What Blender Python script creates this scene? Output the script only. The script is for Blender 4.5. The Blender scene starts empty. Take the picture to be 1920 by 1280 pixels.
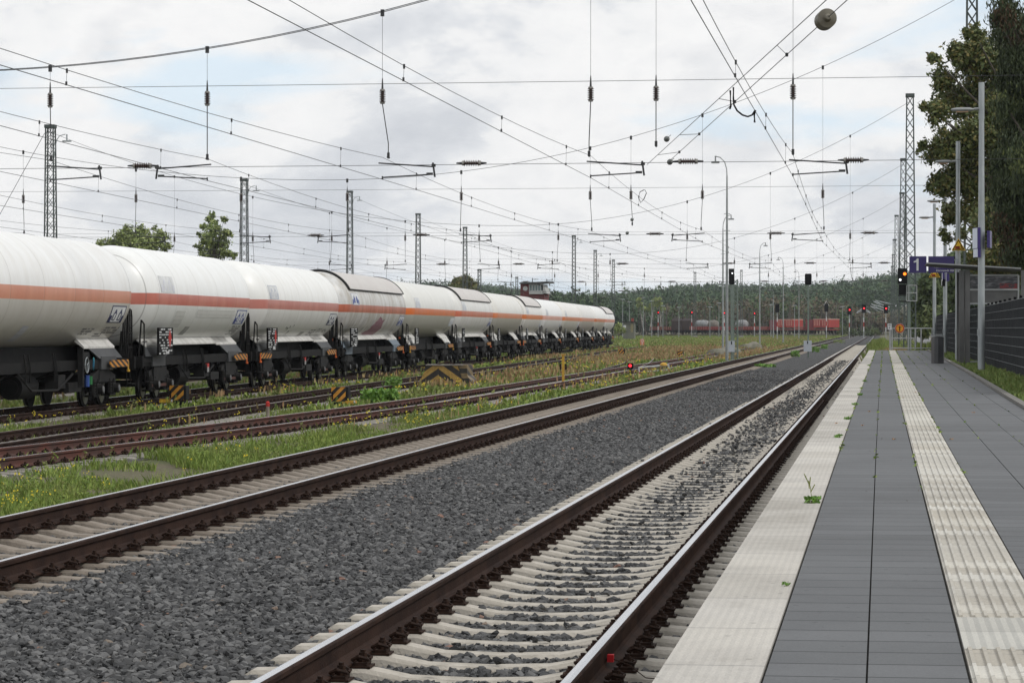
import bpy, math, random
import numpy as np
from mathutils import Vector, Matrix
random.seed(7); RNG = np.random.default_rng(11)
S = bpy.context.scene; COL = S.collection
# ---------------------------------------------------------------- camera
F, U0, TH = 5174.0, 1652.0, math.atan(692/5174.0)
FP = math.sqrt(F*F+692*692); CT, ST = math.cos(TH), math.sin(TH)
H, HY = 1.73, 616.0
cam = bpy.data.cameras.new("camera"); camo = bpy.data.objects.new("camera", cam); COL.objects.link(camo)
cam.lens = F/1920*36; cam.sensor_width = 36; cam.clip_start = 0.5; cam.clip_end = 12000
camo.location = (0, 0, H)
camo.rotation_euler = (math.radians(90)-math.atan(24/F), 0, TH)
S.camera = camo
# ---------------------------------------------------------------- world and sun
SUN_EL, SUN_AZ = math.radians(46), math.radians(105)   # azimuth from +Y, clockwise positive
w = bpy.data.worlds.new("World"); S.world = w; w.use_nodes = True
nt = w.node_tree; nt.nodes.clear()
def N(t, typ, **kw):
    n = t.nodes.new(typ)
    for k, v in kw.items():
        if k == 'inp':
            for a, b in v.items(): n.inputs[a].default_value = b
        else: setattr(n, k, v)
    return n
def MATH(t, op, a, b=None, c=None):
    n = t.nodes.new('ShaderNodeMath'); n.operation = op
    for i, v in enumerate((a, b, c)):
        if v is None: continue
        if isinstance(v, (int, float)): n.inputs[i].default_value = v
        else: t.links.new(v, n.inputs[i])
    return n.outputs[0]
def RAMP(t, src, stops, interp='LINEAR'):
    n = t.nodes.new('ShaderNodeValToRGB'); r = n.color_ramp; r.interpolation = interp
    while len(r.elements) > 1: r.elements.remove(r.elements[-1])
    r.elements[0].position = stops[0][0]; r.elements[0].color = (*stops[0][1], 1)
    for p, c in stops[1:]:
        e = r.elements.new(p); e.color = (*c, 1)
    if src is not None: t.links.new(src, n.inputs[0])
    return n.outputs[0]
def MIX(t, fac, a, b, blend='MIX'):
    n = t.nodes.new('ShaderNodeMix'); n.data_type = 'RGBA'; n.blend_type = blend
    for s, v in ((n.inputs[0], fac), (n.inputs[6], a), (n.inputs[7], b)):
        if isinstance(v, (int, float)): s.default_value = v
        elif isinstance(v, tuple): s.default_value = (*v, 1) if len(v) == 3 else v
        else: t.links.new(v, s)
    return n.outputs[2]
tc = N(nt, 'ShaderNodeTexCoord'); sx = N(nt, 'ShaderNodeSeparateXYZ'); nt.links.new(tc.outputs['Generated'], sx.inputs[0])
zz = MATH(nt, 'ADD', MATH(nt, 'MAXIMUM', sx.outputs[2], 0.0), 0.13)
cx = N(nt, 'ShaderNodeCombineXYZ')                 # puffy clouds: direction, flattened towards the horizon
nt.links.new(sx.outputs[0], cx.inputs[0]); nt.links.new(sx.outputs[1], cx.inputs[1]); nt.links.new(MATH(nt, 'MULTIPLY', MATH(nt, 'POWER', MATH(nt, 'MAXIMUM', sx.outputs[2], 0.0), 0.8), 1.35), cx.inputs[2])
mp = N(nt, 'ShaderNodeMapping'); nt.links.new(cx.outputs[0], mp.inputs[0])
mp.inputs['Location'].default_value = (20.1, 2.2, 8); mp.inputs['Scale'].default_value = (1.0, 1.0, 1.15)
n1 = N(nt, 'ShaderNodeTexNoise', inp={'Scale': 9.0, 'Detail': 10, 'Roughness': 0.60, 'Distortion': 0.15}); nt.links.new(mp.outputs[0], n1.inputs[0])
n2 = N(nt, 'ShaderNodeTexNoise', inp={'Scale': 6.0, 'Detail': 8, 'Roughness': 0.55, 'Distortion': 0.2})
mp2 = N(nt, 'ShaderNodeMapping'); nt.links.new(cx.outputs[0], mp2.inputs[0]); mp2.inputs['Location'].default_value = (14.1, 3.9, 1); mp2.inputs['Scale'].default_value = (1.0, 1.0, 2.2)
nt.links.new(mp2.outputs[0], n2.inputs[0])
sky = N(nt, 'ShaderNodeTexSky', sky_type='NISHITA', sun_disc=False, sun_elevation=SUN_EL, sun_rotation=SUN_AZ)
K = 10.0
cloud = RAMP(nt, n1.outputs[0], [(0.28, (.62, .65, .70)), (0.39, (.71, .735, .775)), (0.46, (.82, .84, .87)), (0.50, (.95, .955, .96)), (0.57, (1.01, 1.008, 1.005)), (0.63, (.92, .925, .935)), (0.72, (.77, .79, .82))])
cl10 = MIX(nt, 1.0, cloud, (K*.96, K*.96, K*.96), 'MULTIPLY')
gap = RAMP(nt, n2.outputs[0], [(0.575, (0, 0, 0)), (0.68, (.62, .62, .62))])
lift = MIX(nt, 1.0, sky.outputs[0], (5.2, 6.6, 7.8), 'ADD')
lift = MIX(nt, 0.80, lift, (5.9, 7.5, 8.9))
skyc = MIX(nt, gap, cl10, lift)
bg = N(nt, 'ShaderNodeBackground'); bg.inputs[1].default_value = 0.10
nt.links.new(skyc, bg.inputs[0]); wo = N(nt, 'ShaderNodeOutputWorld'); nt.links.new(bg.outputs[0], wo.inputs[0])
sun = bpy.data.lights.new("sun", 'SUN'); sun.energy = 1.5; sun.angle = math.radians(14); sun.color = (1, .97, .92)
so = bpy.data.objects.new("sun", sun); COL.objects.link(so)
so.rotation_euler = Vector((math.sin(SUN_AZ)*math.cos(SUN_EL), math.cos(SUN_AZ)*math.cos(SUN_EL), math.sin(SUN_EL))).to_track_quat('Z', 'Y').to_euler()
S.view_settings.view_transform = 'Standard'; S.view_settings.look = 'None'; S.view_settings.exposure = 0.0; S.view_settings.gamma = 1
S.render.engine = 'CYCLES'; S.cycles.max_bounces = 5; S.cycles.diffuse_bounces = 3; S.cycles.transparent_max_bounces = 6
S.cycles.use_denoising = True

# ---------------------------------------------------------------- geometry of the view (metres from photo pixels)
def XY(X, d): return X, (d+X*ST)/CT
def P(px, py, d):                                  # a pixel at forward distance d
    X = (px-U0)*d/FP; x, y = XY(X, d); return Vector((x, y, H-(py-HY)*d/F))
def PZ(px, py, z): return P(px, py, F*(H-z)/(py-HY))
def onplane(px, py, Y):                            # a pixel on the vertical plane y = Y
    u = (px-U0)/FP; X = u*Y*CT/(1+u*ST); d = Y*CT-X*ST
    return Vector((X, Y, H-(py-HY)*d/F))
# ---------------------------------------------------------------- materials
def newmat(name, rough=0.7, metal=0.0, spec=None):
    m = bpy.data.materials.new(name); m.use_nodes = True
    b = m.node_tree.nodes['Principled BSDF']; b.inputs['Roughness'].default_value = rough; b.inputs['Metallic'].default_value = metal
    if spec is not None: b.inputs['Specular IOR Level'].default_value = spec
    return m, m.node_tree, b
MATS = {}
def mat(name, c1, c2=None, scale=4.0, rough=0.7, metal=0.0, bump=0.0, bscale=30.0, stretch=(1, 1, 1), island=False, spec=None, detail=5, lo=.35, hi=.65):
    if name in MATS: return MATS[name]
    if spec is None and max(c1) < .03: spec, rough = .12, max(rough, .7)
    m, t, b = newmat(name, rough, metal, spec); MATS[name] = m
    if c2 is None: c2 = tuple(x*0.78 for x in c1)
    tc = N(t, 'ShaderNodeTexCoord'); mp = N(t, 'ShaderNodeMapping'); t.links.new(tc.outputs['Object'], mp.inputs[0]); mp.inputs['Scale'].default_value = stretch
    no = N(t, 'ShaderNodeTexNoise', inp={'Scale': scale, 'Detail': detail, 'Roughness': .6}); t.links.new(mp.outputs[0], no.inputs[0])
    src = no.outputs[0]
    if island:
        g = N(t, 'ShaderNodeNewGeometry'); src = MATH(t, 'ADD', MATH(t, 'MULTIPLY', g.outputs['Random Per Island'], 0.6), MATH(t, 'MULTIPLY', no.outputs[0], 0.4))
        lo, hi = .12, .72
    col = RAMP(t, src, [(lo, c1), (hi, c2)]); t.links.new(col, b.inputs['Base Color'])
    if bump:
        nb = N(t, 'ShaderNodeTexNoise', inp={'Scale': bscale, 'Detail': 4}); t.links.new(mp.outputs[0], nb.inputs[0])
        bn = N(t, 'ShaderNodeBump', inp={'Strength': bump, 'Distance': 0.02}); t.links.new(nb.outputs[0], bn.inputs['Height']); t.links.new(bn.outputs[0], b.inputs['Normal'])
    return m
def emit(name, c, s):
    if name in MATS: return MATS[name]
    m, t, b = newmat(name, .3); MATS[name] = m
    b.inputs['Base Color'].default_value = (*c, 1); b.inputs['Emission Color'].default_value = (*c, 1); b.inputs['Emission Strength'].default_value = s
    return m
def stripes(name, ca, cb, k, sgn=1.0, ax=0):
    if name in MATS: return MATS[name]
    m, t, b = newmat(name, .6); MATS[name] = m
    tc = N(t, 'ShaderNodeTexCoord'); s = N(t, 'ShaderNodeSeparateXYZ'); t.links.new(tc.outputs['Object'], s.inputs[0])
    v = MATH(t, 'FRACT', MATH(t, 'MULTIPLY', MATH(t, 'ADD', MATH(t, 'MULTIPLY', s.outputs[ax], sgn), s.outputs[2]), k))
    no = N(t, 'ShaderNodeTexNoise', inp={'Scale': 9, 'Detail': 6}); t.links.new(tc.outputs['Object'], no.inputs[0])
    col = MIX(t, MATH(t, 'GREATER_THAN', v, 0.5), ca, cb)
    col = MIX(t, 1.0, col, RAMP(t, no.outputs[0], [(.3, (.6, .56, .5)), (.6, (1, 1, 1))]), 'MULTIPLY'); t.links.new(col, b.inputs['Base Color'])
    return m
# ---------------------------------------------------------------- mesh builder
class MB:
    def __init__(s): s.v = []; s.f = []; s.m = []
    def add(s, vs, fs, m=0):
        o = len(s.v); s.v += [tuple(v) for v in vs]; s.f += [tuple(i+o for i in f) for f in fs]; s.m += [m]*len(fs); return s
    def box(s, c, d, m=0, rz=0.0, ry=0.0, rx=0.0):
        x, y, z = (a/2 for a in d)
        vs = [Vector((a, b, e)) for a in (-x, x) for b in (-y, y) for e in (-z, z)]
        if rz or ry or rx:
            R = Matrix.Rotation(rz, 3, 'Z') @ Matrix.Rotation(ry, 3, 'Y') @ Matrix.Rotation(rx, 3, 'X'); vs = [R @ v for v in vs]
        c = Vector(c); return s.add([v+c for v in vs], [(0, 1, 3, 2), (4, 6, 7, 5), (0, 4, 5, 1), (2, 3, 7, 6), (0, 2, 6, 4), (1, 5, 7, 3)], m)
    def cyl(s, a, b, r, r2=None, n=10, m=0):
        a, b = Vector(a), Vector(b); r2 = r if r2 is None else r2; ax = (b-a)
        if ax.length < 1e-6: return s
        q = ax.to_track_quat('Z', 'Y'); vs = []
        for p, rr in ((a, r), (b, r2)):
            for i in range(n): t = 2*math.pi*i/n; vs.append(p+q @ Vector((rr*math.cos(t), rr*math.sin(t), 0)))
        return s.add(vs, [(i, (i+1) % n, n+(i+1) % n, n+i) for i in range(n)]+[tuple(range(n-1, -1, -1)), tuple(range(n, 2*n))], m)
    def tube(s, pts, r, n=6, m=0):
        for a, b in zip(pts[:-1], pts[1:]): s.cyl(a, b, r, n=n, m=m)
        return s
    def path(s, pts, r, n=5, m=0):                    # one continuous tube
        pts = [Vector(p) for p in pts]; o = []; rr = r if isinstance(r, (list, tuple)) else [r]*len(pts)
        for k, p in enumerate(pts):
            t = (pts[min(k+1, len(pts)-1)]-pts[max(k-1, 0)]).normalized(); q = t.to_track_quat('Z', 'Y')
            o += [p+q @ Vector((rr[k]*math.cos(2*math.pi*i/n), rr[k]*math.sin(2*math.pi*i/n), 0)) for i in range(n)]
        fs = [(k*n+i, k*n+(i+1) % n, (k+1)*n+(i+1) % n, (k+1)*n+i) for k in range(len(pts)-1) for i in range(n)]
        fs += [tuple(range(n-1, -1, -1)), tuple((len(pts)-1)*n+i for i in range(n))]
        return s.add(o, fs, m)
    def lathe(s, prof, c=(0, 0, 0), n=16, m=0, q=None):  # prof: (r, z) along local z
        c = Vector(c); o = []
        for r, z in prof:
            for i in range(n):
                v = Vector((r*math.cos(2*math.pi*i/n), r*math.sin(2*math.pi*i/n), z)); o.append(c+(q @ v if q else v))
        fs = [(k*n+i, k*n+(i+1) % n, (k+1)*n+(i+1) % n, (k+1)*n+i) for k in range(len(prof)-1) for i in range(n)]
        fs += [tuple(range(n-1, -1, -1)), tuple((len(prof)-1)*n+i for i in range(n))]
        return s.add(o, fs, m)
    def prism(s, poly, a, b, m=0):                    # poly of 3-d points, swept by vector a->b
        n = len(poly); A = [Vector(p)+Vector(a) for p in poly]; B = [Vector(p)+Vector(b) for p in poly]
        return s.add(A+B, [(i, (i+1) % n, n+(i+1) % n, n+i) for i in range(n)]+[tuple(range(n-1, -1, -1)), tuple(range(n, 2*n))], m)
    def build(s, name, mats, parent=None, smooth=False, loc=None):
        me = bpy.data.meshes.new(name); me.from_pydata(s.v, [], s.f)
        for x in (mats if isinstance(mats, (list, tuple)) else [mats]): me.materials.append(x)
        if any(s.m): me.polygons.foreach_set('material_index', s.m)
        if smooth: me.shade_smooth() if smooth is True else me.set_sharp_from_angle(angle=smooth)
        me.validate(); me.update()
        return obj(name, me, parent, loc)
def obj(name, me, parent=None, loc=None):
    o = bpy.data.objects.new(name, me); COL.objects.link(o)
    if parent is not None: o.parent = parent
    if loc is not None: o.location = loc
    return o
def tag(o, label=None, cat=None, group=None, kind=None):
    for k, v in (('label', label), ('category', cat), ('group', group), ('kind', kind)):
        if v: o[k] = v
    return o
def thing(name, label, cat, loc=(0, 0, 0), rz=0.0, group=None):
    o = bpy.data.objects.new(name, None); COL.objects.link(o); o.location = loc; o.rotation_euler = (0, 0, rz); o.empty_display_size = .2
    return tag(o, label, cat, group)
def dup(root, loc=None, rz=None, label=None):
    kids = {}
    def cp(o, par):
        c = o.copy(); COL.objects.link(c)
        if par is not None: c.parent = par
        for ch in KIDS.get(o.name, [x for x in o.children]): cp(ch, c)
        return c
    r = cp(root, None)
    if loc is not None: r.location = loc
    if rz is not None: r.rotation_euler = (0, 0, rz)
    if label: r['label'] = label
    return r
KIDS = {}
def npmesh(name, verts, nper, mats, midx=None, smooth=False):   # verts (n, nper, 3): loose polygons of nper corners
    n = verts.shape[0]; me = bpy.data.meshes.new(name)
    me.vertices.add(n*nper); me.vertices.foreach_set('co', verts.reshape(-1).astype(np.float32))
    me.loops.add(n*nper); me.loops.foreach_set('vertex_index', np.arange(n*nper, dtype=np.int32))
    me.polygons.add(n); me.polygons.foreach_set('loop_start', np.arange(0, n*nper, nper, dtype=np.int32))
    me.polygons.foreach_set('loop_total', np.full(n, nper, dtype=np.int32))
    for x in mats: me.materials.append(x)
    if midx is not None: me.polygons.foreach_set('material_index', midx.astype(np.int32))
    me.update(calc_edges=True); return me
def text(s, size, m, parent, loc, rot=(math.pi/2, 0, 0), name='lettering', depth=.004, align='CENTER'):
    cu = bpy.data.curves.new(name, 'FONT'); cu.body = s; cu.size = size; cu.extrude = depth; cu.align_x = align; cu.align_y = 'CENTER'
    tmp = bpy.data.objects.new('tmp', cu); COL.objects.link(tmp)
    me = bpy.data.meshes.new_from_object(tmp.evaluated_get(bpy.context.evaluated_depsgraph_get())); bpy.data.objects.remove(tmp)
    me.materials.clear(); me.materials.append(m); o = obj(name, me, parent, loc); o.rotation_euler = rot; return o

# common materials
GALV = mat('galvanised steel', (.30, .33, .34), (.42, .45, .46), 6, .45, .5, stretch=(1, 1, .3))
MASTM = mat('weathered mast paint', (.065, .080, .076), (.11, .125, .12), 3, .75, spec=.25)
WIRE = mat('tarnished wire', (.035, .036, .038), (.06, .06, .062), 3, .5, .3)
INSB = mat('brown glazed insulator', (.035, .018, .014), (.05, .03, .025), 6, .25)
INSG = mat('grey ceramic cap', (.22, .21, .19), (.3, .29, .27), 6, .5)
DARK = mat('black underframe paint', (.008, .008, .008), (.015, .014, .014), 5, .55, bump=.2)
DARK2 = mat('dusty dark grey steel', (.011, .011, .012), (.022, .021, .020), 4, .75, spec=.2)
BLK = mat('black plastic', (.006, .006, .007), (.010, .010, .011), 8, .5)
RAILS = mat('rusted rail side', (.022, .012, .0095), (.046, .025, .018), 3.5, .75, bump=.3, bscale=60)
RAILR = mat('red rusted rail side', (.11, .030, .018), (.055, .027, .02), 1.5, .75, bump=.3, bscale=60)
RAILT = mat('polished running surface', (.62, .63, .66), (.48, .49, .52), 1.2, .22, 1.0, stretch=(14, .4, 1))
RAILD = mat('dull running surface', (.28, .26, .25), (.16, .13, .11), 2, .4, .8, stretch=(10, .5, 1))
CLIP = mat('rusty fastening iron', (.022, .013, .010), (.05, .028, .02), 12, .7)
WHITEP = mat('white enamel', (.72, .73, .74), (.62, .63, .63), 5, .45)
YEL = mat('yellow paint', (.62, .36, .03), (.45, .25, .03), 8, .55)
PURP = mat('deep violet enamel', (.030, .018, .125), (.035, .022, .14), 4, .4)
LEAFG = mat('fallen leaf brown', (.30, .09, .02), (.42, .26, .04), 9, .8)
# ---------------------------------------------------------------- setting: ground
CDP = [(30, -15.9), (40, -15.0), (50, -14.3), (60, -13.7), (80, -13.05), (130, -13.2), (350, -13.3), (900, -13.3)]
def lerp(pts, t):
    for (a, x), (b, y) in zip(pts[:-1], pts[1:]):
        if t <= b: return x+(y-x)*(t-a)/(b-a)
    return pts[-1][1]
YARD = -0.34
def tr_cd(d): return lerp(CDP, d)
def tr_ab(d): return -16.76-.039*(d-55.7)
def tr_train(d): return -21.66-.040*(d-68.2)
BACK = [-27.6, -33.0, -38.6]
def tr_back(k): return lambda d: BACK[k]-.042*(d-68)
def sm(a, b, t): t = np.clip((t-a)/(b-a), 0, 1); return t*t*(3-2*t)
def gz(x, y):
    z = np.where(x < -9.0, -.30+(-.58+.30)*np.clip((-9.0-x)/1.0, 0, 1), -.30)
    right = .69*sm(1.7, 1.9, x)*(1-sm(135, 190, y))
    z = np.where(x > 1.2, -.30+(right+.30*sm(1.7, 1.9, x)), z)
    z = np.where((x > -.5) & (y > 128), np.maximum(z, -.05*sm(-.5, .6, x)-.3*(1-sm(-.5, .6, x))), z)
    far = sm(760, 1000, y)
    z = z*(1-far)+far*(.4)
    z = z+13*sm(1000, 1750, y)*(1+.18*np.sin(x/170+1)+.10*np.sin(x/61))
    z = z+np.where((x < -10.5) & (y > 300), 1.0*np.exp(-((x+62)/9)**2-((y-470)/60)**2), 0)
    return z
xs = np.unique(np.concatenate([np.linspace(-1450, -400, 12), np.linspace(-400, -60, 30), np.linspace(-60, -12, 40), np.linspace(-12, 6, 73), np.linspace(6, 60, 20), np.linspace(60, 850, 20)]))
ys = np.unique(np.concatenate([np.linspace(-60, 0, 4), np.linspace(0, 200, 81), np.linspace(200, 700, 50), np.linspace(700, 2000, 66), np.linspace(2000, 2600, 5)]))
GX, GY = np.meshgrid(xs, ys); GZ = gz(GX, GY); GZ += np.where(GX < -10, .03*np.sin(GX*1.7+GY*.31)*np.sin(GY*.83), 0)*(GY < 700)
nx, ny = len(xs), len(ys)
me = bpy.data.meshes.new('ground')
me.from_pydata(np.stack([GX, GY, GZ], -1).reshape(-1, 3).tolist(), [], [(j*nx+i, j*nx+i+1, (j+1)*nx+i+1, (j+1)*nx+i) for j in range(ny-1) for i in range(nx-1)])
m, t, b = newmat('weedy yard soil', .95)
tcn = N(t, 'ShaderNodeTexCoord'); a = N(t, 'ShaderNodeTexNoise', inp={'Scale': .22, 'Detail': 6}); t.links.new(tcn.outputs['Object'], a.inputs[0])
a2 = N(t, 'ShaderNodeTexNoise', inp={'Scale': 9, 'Detail': 8, 'Roughness': .7}); t.links.new(tcn.outputs['Object'], a2.inputs[0])
c1 = RAMP(t, a.outputs[0], [(.38, (.13, .105, .082)), (.48, (.12, .110, .062)), (.6, (.085, .105, .034))])
c2 = MIX(t, 1.0, c1, RAMP(t, a2.outputs[0], [(.3, (.45, .43, .42)), (.7, (1.35, 1.3, 1.25))]), 'MULTIPLY'); t.links.new(c2, b.inputs['Base Color'])
bn = N(t, 'ShaderNodeBump', inp={'Strength': .6, 'Distance': .05}); t.links.new(a2.outputs[0], bn.inputs['Height']); t.links.new(bn.outputs[0], b.inputs['Normal'])
me.materials.append(m); me.shade_smooth(); tag(obj('ground', me), kind='structure')
# ballast beds
def ballast_mat(name, lo, hi, sc=26):
    m, t, b = newmat(name, .9); tcn = N(t, 'ShaderNodeTexCoord')
    vo = N(t, 'ShaderNodeTexVoronoi', inp={'Scale': sc}); t.links.new(tcn.outputs['Object'], vo.inputs[0])
    sp = N(t, 'ShaderNodeSeparateColor'); t.links.new(vo.outputs['Color'], sp.inputs[0])
    no = N(t, 'ShaderNodeTexNoise', inp={'Scale': .5, 'Detail': 5}); t.links.new(tcn.outputs['Object'], no.inputs[0])
    c = RAMP(t, sp.outputs[0], [(0, lo), (1, hi)]); e = RAMP(t, vo.outputs['Distance'], [(.25, (1, 1, 1)), (.75, (.35, .35, .35))])
    c = MIX(t, 1.0, c, e, 'MULTIPLY'); c = MIX(t, 1.0, c, RAMP(t, no.outputs[0], [(.3, (.8, .8, .8)), (.7, (1.2, 1.17, 1.13))]), 'MULTIPLY')
    t.links.new(c, b.inputs['Base Color'])
    bn = N(t, 'ShaderNodeBump', inp={'Strength': 1, 'Distance': .03}, invert=True); t.links.new(vo.outputs['Distance'], bn.inputs['Height']); t.links.new(bn.outputs[0], b.inputs['Normal'])
    return m
B1 = ballast_mat('dark basalt ballast', (.028, .029, .031), (.108, .109, .112))
B2 = ballast_mat('dusty grey ballast', (.065, .062, .057), (.155, .148, .138))
def sheet(name, cols, y0, y1, m, step=10.0, kind='structure', cx=lambda y: 0.0):
    yy = np.arange(y0, y1+.01, step); o = MB()
    vs = [(x+cx(y), y, z) for y in yy for x, z in cols]; n = len(cols)
    o.add(vs, [(j*n+i, j*n+i+1, (j+1)*n+i+1, (j+1)*n+i) for j in range(len(yy)-1) for i in range(n-1)])
    r = o.build(name, m); return tag(r, kind=kind)
sheet('ballast_bed', [(-9.6, -.46), (-8.95, -.30), (-8.75, -.262), (-8.3, -.26)], 4, 900, B1)
sheet('ballast_bed', [(-8.3, -.26), (-8.1, -.255), (-7.9, -.272), (-6.7, -.272), (-6.5, -.255), (-6.15, -.258)], 4, 900, B2)
sheet('ballast_bed', [(-6.15, -.258), (-5.9, -.235), (-3.75, -.235), (-3.35, -.262), (-3.0, -.275), (-1.55, -.275), (-1.1, -.265), (-.75, -.26), (-.30, -.27)], 4, 900, B1)
def adapt(fn): return lambda y: fn(y*CT)
def XofY(fn, y):
    X = fn(y)
    for _ in range(4): X = fn(y*CT-X*ST)
    return X
for fn, y0, y1 in ((tr_ab, 30, 420), (tr_train, 20, 520)):
    sheet('ballast_bed', [(-1.6, YARD-.26), (-1.2, YARD-.235), (1.2, YARD-.235), (1.6, YARD-.26)], y0, y1, B2, cx=lambda y, fn=fn: XofY(fn, y))
sheet('ballast_bed', [(-1.45, YARD-.25), (-1.2, YARD-.225), (1.2, YARD-.225), (1.45, YARD-.25)], 30, 880, B2, cx=lambda y: XofY(tr_cd, y))
# ---------------------------------------------------------------- rails and sleepers
RP = [(-.075, -.172), (-.075, -.161), (-.02, -.145), (-.010, -.128), (-.009, -.058), (-.033, -.040), (-.036, -.014), (-.031, -.005), (-.025, -.0015), (0, .0)]
RP = RP+[(-x, z) for x, z in reversed(RP[:-1])]
def rail(name, pts, ms, parent):
    n = len(RP); vs = []
    for k, p in enumerate(pts):
        a = Vector(pts[max(k-1, 0)]); c = Vector(pts[min(k+1, len(pts)-1)]); t = (c-a); t.z = 0; t.normalize(); nrm = Vector((t.y, -t.x, 0))
        vs += [Vector(p)+nrm*x+Vector((0, 0, z)) for x, z in RP]
    o = MB()
    for k in range(len(pts)-1):
        for i in range(n):
            j = (i+1) % n; top = RP[i][1] > -.0025 and RP[j][1] > -.0025
            o.f.append((k*n+i, k*n+j, (k+1)*n+j, (k+1)*n+i)); o.m.append(1 if top else 0)
    o.v = [tuple(v) for v in vs]; o.f += [tuple(range(n-1, -1, -1)), tuple((len(pts)-1)*n+i for i in range(n))]; o.m += [0, 0]
    return o.build(name, ms, parent)
SLP = [(-1.30, -.232), (-1.26, -.205), (-1.0, -.196), (-.90, -.186), (-.60, -.186), (-.50, -.205), (-.36, -.232), (0, -.243), (.36, -.232), (.50, -.205), (.60, -.186), (.90, -.186), (1.0, -.196), (1.26, -.205), (1.30, -.232)]
def sleeper_mb(simple=False):
    o = MB(); prof = SLP if not simple else [SLP[i] for i in (0, 2, 4, 7, 10, 12, 14)]; rings = []
    for x, z in prof:
        ring = [(-.15, -.42), (-.098, z-.022), (-.078, z), (.078, z), (.098, z-.022), (.15, -.42)]
        rings.append([(x, y, q) for y, q in ring])
    n = 6; vs = [v for r in rings for v in r]
    fs = [(k*n+i, k*n+i+1, (k+1)*n+i+1, (k+1)*n+i) for k in range(len(prof)-1) for i in range(n-1)]
    fs += [tuple(range(n-1, -1, -1)), tuple((len(prof)-1)*n+i for i in range(n))]
    return o.add(vs, [f[::-1] for f in fs])
def fasten_mb():
    o = MB(); o.box((0, 0, -.178), (.36, .16, .012))
    for s in (-1, 1):
        o.box((s*.122, 0, -.168), (.075, .13, .026))
        for e in (-1, 1):
            pts = [(s*.085, e*.03, -.148), (s*.075, e*.062, -.138), (s*.115, e*.075, -.118), (s*.165, e*.055, -.135), (s*.16, e*.02, -.142)]
            o.path(pts, .0105, 6)
        o.cyl((s*.125, 0, -.155), (s*.125, 0, -.125), .028, n=8); o.cyl((s*.125, 0, -.125), (s*.125, 0, -.085), .015, n=6); o.cyl((s*.125, 0, -.125), (s*.125, 0, -.102), .023, n=6)
    return o
SL1 = mat('pale new concrete', (.51, .47, .41), (.36, .33, .28), 7, .85, bump=.35, bscale=50)
SL2 = mat('brown dusty concrete', (.19, .160, .128), (.28, .24, .20), 5, .9, bump=.35, bscale=50)
SL3 = mat('old grey concrete', (.30, .28, .25), (.19, .17, .15), 3, .9, bump=.3)
def track(label, fn, z, y0, y1, rm, slm, near, nfar, ystep=8.0, tot=100, gauge=.7535):
    root = thing('railway_track', label, 'railway track', (0, 0, 0), 0, None)
    pts = []; y = y0
    while y <= y1+.1: pts.append((XofY(fn, y), y, z)); y += ystep if y < 200 else ystep*2.5
    for s in (-1, 1):
        pp = []
        for k, p in enumerate(pts):
            a = Vector(pts[max(k-1, 0)]); c = Vector(pts[min(k+1, len(pts)-1)]); t = (c-a).normalized(); pp.append((p[0]+s*gauge*t.y, p[1]-s*gauge*t.x, z))
        rail('rail', pp, rm, root)
    base = sleeper_mb(); me = None; fme = None; ys_ = near
    for k in range(tot):
        yy = ys_+.6*k; x = XofY(fn, yy); ang = math.atan((XofY(fn, yy+2)-XofY(fn, yy-2))/4)
        if me is None:
            s = base.build('sleeper', slm, root); me = s.data; fz = fasten_mb().build('rail_fastening', CLIP, s); fme = fz.data; fz.location = (-gauge, 0, 0)
            g = obj('rail_fastening', fme, s, (gauge, 0, 0))
        else:
            s = obj('sleeper', me, root); obj('rail_fastening', fme, s, (-gauge, 0, 0)); obj('rail_fastening', fme, s, (gauge, 0, 0))
        s.location = (x+random.uniform(-.006, .006), yy+random.uniform(-.012, .012), z+random.uniform(-.004, .002)); s.rotation_euler = (0, 0, -ang+random.uniform(-.004, .004))
    o = MB(); sb = sleeper_mb(True)
    for k in range(nfar):
        yy = ys_+.6*(tot+k); x = XofY(fn, yy); o.add([(v[0]+x, v[1]+yy, v[2]+z) for v in sb.v], sb.f)
        if k < 160:
            for s in (-1, 1): o.box((x+s*gauge, yy, z-.15), (.36, .13, .05), 1)
    if nfar: tag(o.build('distant_sleepers', [slm, CLIP], root), kind='stuff')
    return root
def tr1(d): return -2.285
def tr2(d): return -7.27-.0006*max(0, d-20)
track('empty platform track with pale concrete sleepers nearest the platform edge', tr1, 0, 6, 880, [RAILS, RAILT], SL1, 13.6, 420)
track('empty main line track with brown dusty sleepers beyond the wide ballast strip', tr2, 0, 6, 880, [RAILS, RAILT], SL2, 17.2, 420)
track('siding track in the weeds with a red rusted rail beside the main line', tr_cd, YARD, 34, 880, [RAILR, RAILT], SL3, 41.0, 300)
track('curving siding track running past the striped buffer block, in front of the tank train', tr_ab, YARD, 36, 420, [RAILS, RAILD], SL3, 45.0, 300)
track('track the white tank wagons stand on', tr_train, YARD, 20, 520, [RAILS, RAILT], SL3, 62.0, 300, tot=60)
for k, lb in enumerate(('first overgrown track behind the tank train', 'second overgrown track behind the tank train', 'third overgrown track behind the tank train')):
    track(lb, tr_back(k), YARD+.02, 60, 600, [RAILS, RAILD], SL3, 70.0, 0, tot=40)
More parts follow.
